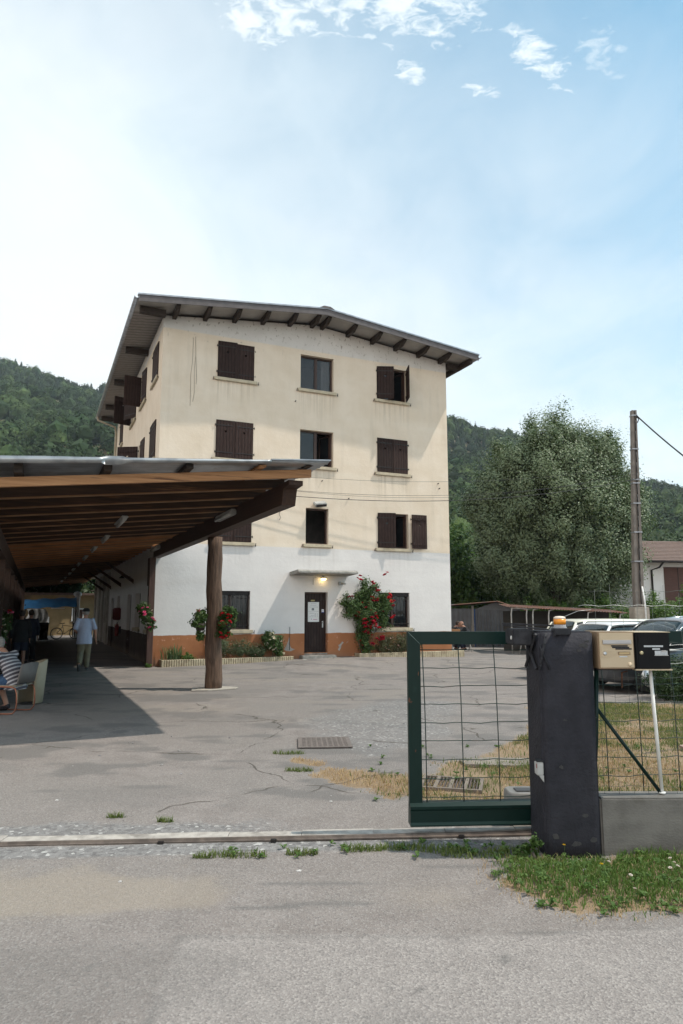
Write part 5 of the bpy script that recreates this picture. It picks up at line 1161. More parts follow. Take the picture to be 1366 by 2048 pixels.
rp = on_lobes(lobes, 40, .95); cl = np.array([[.0, -.3, 1.15], [.05, -.32, 1.0], [-.12, -.3, 1.1], [.2, -.32, 1.1], [.3, -.3, 1.0], [.1, -.32, .95], [-.1, -.33, 1.25], [.8, -.35, 1.95], [.9, -.33, 1.85], [1.0, -.3, 1.7], [.85, -.34, 2.08], [-.35, -.3, 2.62], [-.2, -.3, 2.55], [.55, -.3, .62], [.5, -.3, .55], [1.05, -.25, 1.35], [.45, -.3, .95], [.15, -.34, 1.3], [.25, -.34, 1.2], [-.05, -.34, .85], [.7, -.28, 2.75]])
bed_plant('rose_bush', 'tall climbing rose bush with crimson blooms against the white wall right of the door', 'rose bush', 6.95, -.22, lobes, 280, 70, .062, .042, roseleaf, .1, (np.concatenate([rp, cl, cl + rng.normal(size=cl.shape) * .07]), ['crimson', 'crimson', 'red'], (1.0, 1.7)), cr=(.10, .26), shell=.35)
ob = bpy.data.objects['rose_bush']
for k in range(4):
    mb = MB(); limb(mb, (.05 * k, 0, -.08), (-.5 + .42 * k, -.02, 1.7 + .2 * (k % 2)), .013, .005, .12); mb.build('cane', MT['bark'], ob)
lobes = [(0, -.05, .52, .30, .24, .30, 2), (.12, -.05, .30, .25, .2, .25, 1), (-.15, -.05, .62, .2, .2, .22, 1)]
bed_plant('rose_bush', 'small rose bush with pale creamy blooms left of the entrance door', 'rose bush', 3.74, -.24, lobes, 120, 60, .055, .038, roseleaf, .14, (np.concatenate([on_lobes(lobes, 20, 1.0), on_lobes(lobes, 12, 1.05)]), ['white', 'white', 'white', 'blush'], (.8, 1.2)), cr=(.07, .16), shell=.3)
lobes = [(-.45, -.02, .42, .42, .2, .34, 2), (.25, -.02, .34, .5, .2, .28, 2), (.8, -.02, .25, .3, .18, .2, 1)]
bed_plant('flowering_shrub', 'low grey green shrub with tiny pale pink flowers under the left ground floor window', 'shrub', 2.45, -.22, lobes, 260, 60, .035, .018, leaf('grey green leaves', (.07, .10, .045), (.13, .16, .08), .3), .12, (on_lobes(lobes, 40, 1.1), ['blush'], (.4, .7)), cr=(.08, .2), shell=.3, up=.8)
lobes = [(-.35, -.02, .36, .48, .24, .38, 2), (.30, -.02, .42, .50, .24, .40, 2), (.75, -.02, .28, .3, .2, .3, 1)]
bed_plant('flowering_shrub', 'rounded low shrub speckled with faded pink flowers under the right ground floor window', 'shrub', 8.15, -.22, lobes, 300, 60, .035, .016, leaf('olive leaves', (.075, .085, .035), (.13, .13, .065), .3), .12, (on_lobes(lobes, 60, 1.05), ['blush'], (.5, .8)), cr=(.08, .18), shell=.35, up=.8)
def sword(name, label, u, b, n, h, z):
    o = thing(name, label, 'plant', W(u, b, z), A24); mb = MB()
    for k in range(n):
        a = rng.uniform(0, 6.28); L = h * rng.uniform(.55, 1.); ln_ = rng.uniform(.1, .75); x0, y0 = rng.normal() * .13, rng.normal() * .06; c, s_ = math.cos(a), math.sin(a); w_ = rng.uniform(.014, .022)
        ring = []
        for t in (0, .35, .7, .9, 1.):
            rr = ln_ * L * t * t * .8; zz = L * (t - .25 * ln_ * t * t); ww = w_ * (1 - .9 * t ** 2.5); ring.append([Vector((x0 + c * rr - s_ * ww, y0 + s_ * rr + c * ww, zz)), Vector((x0 + c * rr + s_ * ww, y0 + s_ * rr - c * ww, zz))])
        mb.loft(ring, 0, False, True, False)
    mb.build('foliage', leaf('iris leaves', (.075, .125, .045), (.15, .20, .085), .3), o); return o
sword('iris_clump', 'clump of sword leaved irises at the left end of the left flower bed', .62, -.20, 60, .62, .12)
bed_plant('ground_plant', 'small bright leafy plant beside the iris clump in the left flower bed', 'plant', 1.05, -.26, [(0, 0, .12, .2, .12, .12, 1)], 40, 50, .04, .025, LF['bright'], .14, cr=(.05, .1), shell=.3)
ob_ = bed_plant('weed_tuft', 'small green weed growing at the foot of the red brown corner post', 'weed', -.12, -.34, [(0, 0, .06, .10, .07, .05, 1)], 20, 40, .035, .02, LF['bright'], .0, cr=(.03, .06), shell=.3)
def bed(u0, u1, zg, label):
    o = thing('flower_bed', label, 'flower bed', W(0, 0, 0), A24, 'flower beds along the facade'); d = MB(); n = int((u1 - u0) / .012); bd = .40
    top, rings = [], []
    for i in range(n + 1):
        u = u0 + (u1 - u0) * i / n; y = -bd - .018 * abs(math.sin(math.pi * (u - u0) / .072)); zt = .20 + .006 * abs(math.sin(math.pi * (u - u0) / .072)) + zg
        rings.append([Vector((u, -bd + .05, zg - .1)), Vector((u, y, zg - .1)), Vector((u, y, zt - .012)), Vector((u, y + .012, zt)), Vector((u, -bd + .05, zt))])
    d.loft(rings, 0, True, False)
    d.box((u0, -bd + .05, zg - .1), (u0 + .05, -.002, .2 + zg)); d.box((u1 - .05, -bd + .05, zg - .1), (u1, -.002, .2 + zg))
    d.build('edging', mat('cream scalloped edging', (.45, .385, .265), (.35, .29, .20), scale=9, bump=.3, c3=(.26, .20, .13), s3=3), o)
    d = MB(); d.box((u0 + .052, -bd + .052, zg - .1), (u1 - .052, -.003, .15 + zg)); d.build('soil', mat('bed soil', (.09, .065, .045), (.05, .038, .028), scale=20, bump=.6), o)
bed(.24, 4.38, .0, 'long low flower bed with cream scalloped edging left of the entrance door')
bed(6.72, 10.86, .03, 'long low flower bed with cream scalloped edging right of the entrance door')
def basket(label, loc, kinds, lobes, nb):
    o = thing('flower_basket', label, 'flower basket', loc, A24)
    V, F = crown_leaves(lobes, 70, 45, .055, .045, leafm, cr=(.05, .12), shell=.3) if 0 else crown_leaves(lobes, 80, 45, .055, .045, cr=(.05, .12), shell=.3)
    link('foliage', tri_mesh('foliage', V, F, LF['mid']), o)
    mb = MB(); mb.lathe([(.0, -.16), (.09, -.16), (.12, .0), (.10, .0), (.09, -.02), (0, -.02)], (0, 0, -.02), 14); mb.build('pot', mat('dark plastic pot', (.04, .03, .025)), o)
    blooms(o, on_lobes(lobes, nb, 1.1), kinds)
    return o
basket('basket of bright red geraniums hanging on the right side of the log post', C0 + AV * .52 + BV * (-6.74) + Vector((0, 0, 1.42)), ['red'], [(0, 0, .05, .17, .16, .18, 2), (.06, 0, .2, .14, .13, .13, 1), (-.06, 0, -.18, .12, .12, .16, 1)], 26)
basket('trailing basket of foliage with few pink flowers on the left side of the log post', C0 + AV * (.02) + BV * (-6.50) + Vector((0, 0, 1.42)), ['pink', 'blush'], [(.0, 0, .1, .09, .12, .17, 2), (-.10, 0, -.02, .07, .08, .07, .5), (.0, 0, -.28, .06, .08, .12, .8)], 4)
basket('basket of pink and white petunias on the corner post of the house', C0 + AV * (-.24) + BV * (-.42) + Vector((0, 0, 1.5)), ['pink', 'pink', 'white'], [(0, 0, .0, .18, .17, .25, 2), (-.12, -.05, .22, .16, .1, .12, 1), (.12, 0, -.25, .12, .1, .18, 1)], 20)
basket('basket of red and pale pink flowers on the side post at the left edge', C0 + AV * (-3.98) + BV * (-2.35) + Vector((0, 0, 1.35)), ['red', 'pink', 'blush', 'white'], [(0, 0, .0, .17, .2, .30, 2), (.08, 0, .15, .14, .15, .18, 1), (0, 0, -.33, .13, .15, .2, 1)], 30)
# clover heads and dandelions in the verge
cv = blossom_mesh('blossom', petal('clover petals', (.62, .55, .48), (.70, .62, .55)), .013); dn = blossom_mesh('blossom', petal('dandelion petals', (.75, .50, .02), (.80, .58, .04)), .015)
for k in range(14):
    x, y = rng.uniform(1.5, 2.9), rng.uniform(4.15, 4.95)
    o = thing('clover_flower', 'pale round clover flower head in the green verge grass', 'flower', (x, y, float(ground_z(x, y))), 0, 'clover flowers in the verge')
    link('blossom', cv, o, (0, 0, .085), (0, .3, k)); mb = MB(); mb.tube([(0, 0, 0), (.004, 0, .085)], .0012, 4); mb.build('stem', LF['mid'], o)
for x, y, lab in ((1.53, 4.97, 'yellow dandelion at the foot of the low concrete wall'), (1.62, 4.52, 'yellow dandelion in the middle of the verge grass')):
    o = thing('dandelion', lab, 'flower', (x, y, float(ground_z(x, y))), 0); link('blossom', dn, o, (0, 0, .09), (0, .3, 1)); mb = MB(); mb.tube([(0, 0, 0), (.004, 0, .09)], .0014, 4); mb.build('stem', LF['mid'], o)
bushy('weed_tuft', 'leafy green weed at the left foot of the dark gate pillar', 'weed', (1.30, 4.98, .0), [(0, 0, .05, .06, .04, .06, 1), (-.06, 0, .04, .05, .04, .04, 1), (.04, 0, .11, .04, .03, .04, .6)], 26, 34, .030, .018, LF['mid'], cr=(.015, .035), shell=.2)
# ------------------------------------------------------------------ utility pole and cables
po = thing('utility_pole', 'tall slim concrete utility pole right of the silvery tree', 'utility pole', (12.02, 28, 0))
d = MB(); q = []
for z, x, wx, wy in ((.0, .05, .20, .16), (2.5, .06, .185, .145), (10.0, .32, .10, .10)):
    q.append([Vector((x - wx, -wy, z)), Vector((x - wx * .35, -wy, z)), Vector((x - wx * .3, -wy * .6, z)), Vector((x + wx * .3, -wy * .6, z)), Vector((x + wx * .35, -wy, z)), Vector((x + wx, -wy, z)), Vector((x + wx, wy, z)), Vector((x - wx, wy, z))])
d.loft(q, 0, True, False); d.build('shaft', mat('grey brown pole concrete', (.22, .19, .165), (.155, .135, .12), scale=3, bump=.3), po)
for z, r in ((9.75, .125), (8.3, .14), (7.0, .15), (6.85, .15), (6.0, .16), (4.8, .175), (3.6, .19)):
    d = MB(); x = .06 + (z - 2.5) / 7.5 * .26; d.box((x - r, -r, z), (x + r, r, z + .05)); d.build('band', MT['zinc'], po)
d = MB()
for k in range(18): z = 1.9 + k * .45; x = .06 + max(0, z - 2.5) / 7.5 * .26; d.tube([(x + .04, -.15 + k * .003, z), (x + .04, -.15 + (k + 1) * .003, z + .45)], .018, 5)
d.build('pole_cable', MT['cable'], po)
d = MB(); d.box((-.25, -.28, 0), (.36, .28, 1.78), bev=.02); d.build('base_block', mat('beige base concrete', (.40, .35, .29), (.33, .29, .24), scale=5, bump=.3), po)
d = MB(); d.tube([(.18, -.30, .5), (.18, -.30, 1.9), (.15, -.2, 2.6)], .035, 8); d.build('conduit', MT['white'], po); d = MB(); d.tube([(.36, -.16, 9.7), (.46, -.16, 9.6), (.42, -.1, 9.45)], .02, 6); d.build('cable_hook', MT['iron'], po)
def cable(name, label, p0, p1, sag, r, group=None, n=40):
    p0, p1 = Vector(p0), Vector(p1); pts = []
    for i in range(n + 1):
        t = i / n; q = p0.lerp(p1, t); q.z -= sag * 4 * t * (1 - t); pts.append(q - p0)
    d = MB(); d.tube(pts, r, 5); return tag(d.build(name, MT['cable'], None, p0), label, 'cable', group)
pt = Vector((12.2, 27.85, 0)); gp_ = 'overhead cables between the pole and the house'
for z0, u1, z1, s_, r, lab in ((7.05, .6, 5.95, .75, .011, 'lowest thick black cable from the concrete pole along the cream facade'), (7.25, .6, 6.15, .75, .006, 'thin cable just above the thick one from the pole to the cream facade'), (7.6, .6, 6.55, .62, .005, 'upper thin cable from the concrete pole across the cream facade'), (7.4, .6, 6.25, .95, .005, 'thin sagging cable between the other thin cables from pole to facade')):
    cable('cable', lab, pt + Vector((.05, 0, z0)), W(u1, -.10 - .03 * (r > .01), z1 - .35), s_, r, gp_)
cable('cable', 'black twisted cable running from the top of the pole out to the right', pt + Vector((.2, 0, 9.75)), (14.2, 22.0, 4.55), .25, .03, gp_)

# ------------------------------------------------------------------ shed, shelter, far house
MT['rustroof'] = mat('rusty corrugated roofing', (.20, .095, .06), (.12, .075, .06), scale=2.5, rough=.85, c3=(.20, .20, .21), s3=1.2, lo3=.55, hi3=.7)
MT['tin'] = mat('dull corrugated tin', (.115, .118, .125), (.09, .09, .095), scale=2, rough=.6, metal=.3, c3=(.13, .08, .06), s3=1.4, lo3=.62, hi3=.75)
def corr(p0, du, dv, n, amp, nrm, m=0, d=None):
    """corrugated sheet: ridges run along dv, waves across du"""
    p0, du, dv, nrm = Vector(p0), Vector(du), Vector(dv), Vector(nrm); ring = []
    for i in range(n * 4 + 1):
        q = p0 + du * (i / (n * 4)) + nrm * amp * (0, 1, 0, -1)[i % 4]; ring.append([q, q + dv, q + dv + nrm * .004, q + nrm * .004])
    (d or MB()).loft(ring, m, True, False); return d
sh = thing('tin_shed', 'small corrugated tin shed with a rusty low gable roof behind the house corner', 'shed', (4.4, 32, 0), R(-14))
d = corr((.0, 0, 0), (1.6, 0, 0), (0, 0, 1.72), 8, .012, (0, -1, 0), 0, MB()); d = corr((1.75, 0, 0), (2.0, 0, 0), (0, 0, 1.72), 14, .02, (0, -1, 0), 0, d)
d = corr((0, 0.01, 0), (0, 3.5, 0), (0, 0, 1.7), 18, .02, (1, 0, 0), 0, d); d = corr((3.78, 0.01, 0), (0, 3.5, 0), (0, 0, 1.6), 18, .02, (1, 0, 0), 0, d)
d.prism([(1.72, -.02, 1.68), (3.85, -.02, 1.58), (2.7, -.02, 2.02)], (0, .03, 0)); d.build('wall', MT['tin'], sh)
d = MB(); d.box((1.61, -.05, 0), (1.70, .05, 1.85)); d.build('post', mat('weathered post', (.20, .18, .16)), sh)
d = MB(); d.box((1.71, -.04, 0), (1.76, .04, 1.7)); d.build('blue_stripe_panel', mat('blue sheet edge', (.02, .06, .16)), sh)
d = MB(); d = corr((-.3, -.4, 1.80), (0, 4.2, 0), (3.1, 0, .24), 22, .02, (0, 0, 1), 0, d); d = corr((2.75, -.4, 2.05), (0, 4.2, 0), (1.3, 0, -.42), 22, .02, (0, 0, 1), 0, d); d.build('roof', MT['rustroof'], sh)
op = thing('open_shelter', 'low open shelter on bent white pipes with rusty corrugated roof beside the tin shed', 'shelter', (6.6, 27, 0), R(-4))
d = MB(); d = corr((-.15, -.3, 1.78), (4.6, 0, -.24), (0, 2.2, .12), 44, .018, (0, 0, 1), 0, d); d.build('roof', MT['rustroof'], op)
pw = mat('chalky pipe', (.42, .41, .38), (.30, .28, .26), scale=7)
for x in (0., .58, .82, 1.42, 2.9, 4.1):
    d = MB(); z = 1.76 - .052 * x; d.tube([(x, -.2, 0), (x, -.2, z - .25), (x + .03, -.18, z - .05), (x + .25, -.1, z)], .028, 7); d.build('post', pw, op)
d = MB(); d.tube([(0, -.2, 1.73), (.62, -.2, 1.71)], .03, 6); d.tube([(0, 1.7, 1.85), (4.3, 1.7, 1.6)], .03, 6); d.build('crossbar', pw, op)
d = MB(); d.box((.0, 1.75, 0), (4.3, 1.8, 1.62)); d.build('back_panel', mat('dark boards', (.04, .035, .03)), op)
ho = thing('white_house', 'white rendered house with brown tiled roof behind the concrete pole', 'house', (19.0, 45, 0), R(8))
d = MB(); d.add([(0, 0, 0), (9, 0, 0), (9, 0, 4.85), (0, 0, 4.85)], [(0, 1, 2, 3)]); d.add([(0, 0, 0), (0, 8, 0), (0, 8, 4.85), (0, 4, 6.3), (0, 0, 4.85)], [(0, 1, 2, 3, 4)]); d.add([(9, 0, 0), (9, 8, 0), (9, 8, 4.85), (9, 4, 6.3), (9, 0, 4.85)], [(0, 1, 2, 3, 4)]); d.add([(0, 8, 0), (9, 8, 0), (9, 8, 4.85), (0, 8, 4.85)], [(0, 1, 2, 3)])
d.build('wall', mat('white house render', (.70, .69, .67), (.62, .61, .59), scale=1), ho)
tile = mat('brown roof tile', (.155, .10, .078), (.115, .075, .058), scale=5, bump=.3)
d = MB()
for (y0, z0, y1, z1) in ((-.9, 4.72, 4, 6.5), (8.9, 4.72, 4, 6.5)):
    n = 14; ring = []
    for i in range(n):
        t0, t1 = i / n, (i + 1) / n; d.prism([(-.7 + .9, y0 + (y1 - y0) * t0, z0 + (z1 - z0) * t0 + .03), (9.6, y0 + (y1 - y0) * t0, z0 + (z1 - z0) * t0 + .03), (9.6, y0 + (y1 - y0) * t1, z0 + (z1 - z0) * t1 + .0), (.2, y0 + (y1 - y0) * t1, z0 + (z1 - z0) * t1 + .0)], (0, 0, .10))
    d.prism([(-.6, y0, z0 - .02), (9.6, y0, z0 - .02), (9.6, y1, z1 - .02), (-.6, y1, z1 - .02)], (0, 0, .045), 1)
d.build('roof', [tile, mat('eave underside', (.30, .28, .26))], ho)
d = MB(); d.tube([(.2, -.98, 4.74), (9.6, -.98, 4.74)], .07, 8); d.tube([(1.75, -.95, 4.7), (1.75, -.5, 4.4), (1.45, -.08, 4.25), (1.45, -.08, .2)], .06, 8); d.build('gutter', MT['iron'], ho)
d = MB(); d.box((2.35, -.06, 1.9), (4.3, -.002, 4.45)); d.box((3.3, -.075, 1.9), (3.34, -.062, 4.45), 1); d.build('window', [mat('brown slatted shutter', (.10, .05, .04), (.075, .038, .03), scale=3, stretch=(1, 1, 20)), MT['iron']], ho)

# ------------------------------------------------------------------ cars
MT['tyre'] = mat('tyre rubber', (.02, .02, .02), rough=.85); MT['rim'] = mat('alloy rim', (.42, .43, .44), rough=.3, metal=.8)
MT['carglass'] = glass('car glass', (.012, .02, .02), .02, .72)
MT['headlamp'] = mat('headlamp glass', (.55, .57, .58), rough=.1, spec=.8); MT['chrome'] = mat('chrome trim', (.72, .72, .73), rough=.15, metal=.95)
def car(label, loc, rz, L, Wd, Ht, paint, hood=.62, ws=.30, rear=.90, roof0=.42, roof1=.80, beltf=.60, roofm=None, rails=False):
    """nose towards -x of the car frame; stations are fractions of the length"""
    o = thing('parked_car', label, 'car', loc, rz, 'cars parked in the yard'); hw = Wd / 2; zb = Ht * beltf
    def X(t): return -L / 2 + t * L
    st = [(0., .30, .40, .80), (.015, .22, .52, .90), (.06, .20, .58, .96), (.18, .19, .60, 1.), (ws, .19, zb / Ht * 1.0 * 1.0, 1.), (.5, .19, zb / Ht * 1.015, 1.), (.75, .19, zb / Ht * 1.04, 1.), (rear, .20, zb / Ht * 1.05, .98), (.97, .24, zb / Ht * 1.02, .93), (1., .32, zb / Ht * .92, .84)]
    d = MB(); rings = []
    for (t, b0, tz, wf) in st:
        zt = min(tz * Ht, zb * 1.06) if t > .06 else tz * Ht * .9; w_ = hw * wf; z0 = b0 * 1.0
        rings.append([Vector((X(t), y * w_, z)) for (y, z) in ((-.86, z0), (-.97, z0 + .10), (-1., (z0 + zt) * .52), (-.985, zt - .10), (-.93, zt - .02), (-.6, zt + .03), (0, zt + .045), (.6, zt + .03), (.93, zt - .02), (.985, zt - .10), (1., (z0 + zt) * .52), (.97, z0 + .10), (.86, z0))])
    d.loft(rings); d.build('body', paint, o)
    # greenhouse: (t, roof height fraction)
    gs = [(ws, 0.02), (roof0 - .04, .90), (roof0 + .03, .985), ((roof0 + roof1) / 2, 1.0), (roof1, .965), (rear - .03, .72), (rear, .05)]
    d = MB(); rings = []; edge = [[], []]; rf = []
    for (t, h) in gs:
        zt = zb + (Ht - zb) * h; k = 1 - .20 * h
        r = [Vector((X(t), y * hw, z)) for (y, z) in ((-.93, zb - .02), (-.90 * k - .02, zb + (zt - zb) * .55), (-.86 * k, zt - .05 * h), (-.66 * k, zt - .012 * h), (0, zt), (.66 * k, zt - .012 * h), (.86 * k, zt - .05 * h), (.90 * k + .02, zb + (zt - zb) * .55), (.93, zb - .02))]
        rings.append(r)
    d.loft(rings, 0, True, True); d.build('window_glass', MT['carglass'], o)
    up = Vector((0, 0, .012)); d = MB(); rr = [[v + up for v in r[2:7]] + [v - Vector((0, 0, .02)) for v in r[2:7]][::-1] for r in rings[1:6]]; d.loft(rr); d.build('roof', roofm or paint, o)
    for s_ in (2, 6):
        d = MB(); d.tube([r[s_] + Vector((0, .01 if s_ == 6 else -.01, .0)) for r in rings[0:2]], .035, 6); d.build('pillar', paint, o)
        d = MB(); d.tube([r[s_] + Vector((0, .012 if s_ == 6 else -.012, 0)) for r in rings[4:7]], .05, 6); d.build('pillar', paint, o)
        side = 1 if s_ == 6 else -1
        d = MB(); i = 3; d.tube([rings[i][8 if side > 0 else 0] + Vector((0, side * -.0, .02)), rings[i][7 if side > 0 else 1] + Vector((0, side * .012, 0)), rings[i][s_] + Vector((0, side * .012, 0))], .03, 6); d.build('pillar', MT['iron'], o)
        tr_ = [r[s_] + Vector((0, side * .02, -.035)) for r in rings[1:6]]
        d = MB(); d.tube([Vector((X(ws) + .1, side * (hw * .93), zb + .03))] + tr_, .012, 6); d.build('window_trim', MT['chrome'] if rails else MT['iron'], o)
        if rails: d = MB(); d.tube([r[s_] + Vector((0, side * -.03, .06 if 0 < k < 3 else .015)) for k, r in enumerate(rings[2:6])], .018, 6); d.build('roof_rail', MT['chrome'], o)
        d = MB(); d.loft([[Vector((X(ws) + .22 + a * .5, side * (hw + .02 + c), zb + .08 + b)) for (a, b) in ((0, -.06), (.22, -.07), (.26, .03), (.2, .08), (.04, .07))] for c in (0, .17)]); d.build('mirror', paint, o)
        for t in (.18, .80):
            w_ = MB(); w_.lathe([(.20, -.10), (.30, -.11), (.325, -.07), (.325, .07), (.30, .11), (.20, .10)], n=24, M=Matrix.Translation((X(t), side * (hw - .10), .325)) @ Matrix.Rotation(R(90), 4, 'X')); wo = w_.build('wheel', MT['tyre'], o)
            w_ = MB(); w_.lathe([(0, -.09), (.20, -.105), (.205, .105), (0, .09)], n=20, M=Matrix.Translation((X(t), side * (hw - .095), .325)) @ Matrix.Rotation(R(90), 4, 'X')); w_.build('rim', MT['rim'], wo)
        d = MB(); d.box((X(.012), min(side * hw * .52, side * hw * .86), .60 * Ht * .72), (X(.05), max(side * hw * .52, side * hw * .86), .60 * Ht * .90), bev=.03); d.build('headlight', MT['headlamp'], o)
    d = MB(); d.box((X(-.004), -.4, .42), (X(.03), .4, .56), bev=.02); d.build('grille', MT['iron'], o)
    d = MB(); d.box((X(.0) - .025, -.26, .30), (X(.0) - .01, .26, .41)); d.build('number_plate', MT['white'], o)
    return o
def paint(name, c): return mat(name, c, tuple(x * .97 for x in c), rough=.28, spec=.6, coat=.6)
car('dark grey estate car with chrome roof rails parked behind the mailboxes', (7.45, 15.4, .01), R(14), 4.6, 1.84, 1.50, paint('dark grey car paint', (.030, .033, .038)), roofm=paint('sky sheen roof paint', (.28, .29, .31)), rails=True, ws=.28, roof0=.46, roof1=.82, rear=.97)  # roof of the dark car paled: sky reflection painted into its colour
car('small white hatchback parked between the dark estate car and a cream car', (6.60, 17.4, .0), R(20), 3.7, 1.66, 1.38, paint('white car paint', (.72, .73, .74)), ws=.30, roof0=.45, roof1=.80, rear=.95)
car('cream white car behind the small white hatchback, only its roof showing', (7.55, 20.0, .0), R(14), 4.2, 1.70, 1.42, paint('cream car paint', (.66, .64, .54)), ws=.13, roof0=.24, roof1=.84, rear=.97)

# ------------------------------------------------------------------ people
MT['skin'] = mat('skin', (.36, .20, .14), (.32, .17, .12), scale=9, rough=.6)
def remesh(name, mb, voxel, mats, parent, smooth_it=4, noise_a=0., disp=0.):
    me = mb.mesh(name + '_src', mats if isinstance(mats, list) else [mats]); o = bpy.data.objects.new(name, me); COL.objects.link(o)
    r = o.modifiers.new('r', 'REMESH'); r.mode = 'VOXEL'; r.voxel_size = voxel; r.use_smooth_shade = True
    s_ = o.modifiers.new('s', 'SMOOTH'); s_.iterations = smooth_it; s_.factor = .5
    dg = bpy.context.evaluated_depsgraph_get(); nm = bpy.data.meshes.new_from_object(o.evaluated_get(dg)); o.modifiers.clear(); o.data = nm; bpy.data.meshes.remove(me)
    nm.materials.clear(); nm.materials.append(mats if not isinstance(mats, list) else mats[0])
    if disp:
        for v in nm.vertices:
            n_ = mnoise.noise(v.co * 7 + Vector((3, 1, 0))) + .6 * mnoise.noise(Vector((v.co.x * 13, v.co.y * 13, v.co.z * 5))); v.co += v.normal * n_ * disp
    nm.polygons.foreach_set('use_smooth', [True] * len(nm.polygons))
    if parent: o.parent = parent
    return o
def rings_path(pts, rad, n=14):
    """pts: centres; rad: (half width along side axis x, half depth along y)"""
    return [[Vector((p[0] + a * math.cos(t), p[1] + b * math.sin(t), p[2])) for t in [2 * math.pi * k / n for k in range(n)]] for p, (a, b) in zip(pts, rad)]
def seg(mb, pts, rs): mb.tube(pts, rs, 12, cap=True); return mb
def hand(mb, wr, d, side, s_=1., out=(0, 0, 0)):
    """palm and five separate bent fingers from the wrist wr along direction d; side = thumb direction"""
    wr, d, side = Vector(wr), Vector(d).normalized(), Vector(side).normalized(); nr = d.cross(side).normalized()
    for k in (-1.5, -.5, .5, 1.5): mb.tube([wr, wr + d * .05 * s_ + side * k * .011, wr + d * .092 * s_ + side * k * .017], [.020, .017, .0125], 8)
    for k, L in zip((-1.5, -.5, .5, 1.5), (.060, .074, .080, .070)):
        b = wr + d * .09 * s_ + side * k * .019; mb.tube([b, b + d * L * .5 * s_ + nr * .008, b + d * L * .85 * s_ + nr * .028], [.0105, .0095, .0080], 7)
    b = wr + d * .03 * s_ + side * .022; mb.tube([b, b + d * .03 + side * .028 + nr * .01, b + d * .062 + side * .034 + nr * .022], [.014, .012, .009], 7)
def head(mb, c, f, s_=1.):
    """head with brow, nose, chin, ears and neck; f = facing direction (horizontal)"""
    c = Vector(c); f = Vector(f).normalized(); sd = Vector((f.y, -f.x, 0)); u = Vector((0, 0, 1)); rings = []
    for z, w_, fr, bk in ((-.125, .030, .062, -.01), (-.105, .046, .085, .03), (-.07, .060, .090, .060), (-.03, .069, .090, .085), (.01, .074, .092, .098), (.05, .076, .092, .102), (.085, .068, .078, .092), (.11, .048, .052, .066), (.122, .02, .02, .03)):
        rings.append([c + u * z * s_ + sd * (w_ * s_ * math.cos(t)) + f * ((fr if math.sin(t) > 0 else bk) * s_ * math.sin(t)) for t in [2 * math.pi * k / 16 for k in range(16)]])
    mb.loft(rings)
    mb.tube([c + f * .088 * s_ + u * .02, c + f * .112 * s_ - u * .022, c + f * .09 * s_ - u * .034], [.010, .016, .010], 7)
    mb.tube([c + f * .086 * s_ - u * .060 - sd * .02, c + f * .094 * s_ - u * .060, c + f * .086 * s_ - u * .060 + sd * .02], [.008, .010, .008], 6)
    for k in (-1, 1):
        e = c + sd * .076 * k * s_ - f * .012; mb.tube([e + u * .032, e + sd * .012 * k + u * .01 - f * .008, e - u * .030], [.012, .014, .009], 6)
        mb.tube([c + f * .082 * s_ + sd * (.014 * k) + u * .034, c + f * .078 * s_ + sd * .05 * k + u * .034], .012, 6)
    return rings
def eyes(parent, c, f, s_=1.):
    c = Vector(c); f = Vector(f).normalized(); sd = Vector((f.y, -f.x, 0))
    for k in (-1, 1):
        mb = MB(); q = c + f * .079 * s_ + sd * .031 * k + Vector((0, 0, .012)); mb.lathe([(0, -.012), (.008, -.009), (.012, 0), (.008, .009), (0, .012)], q, 10); mb.build('eye', MT['cable'], parent)
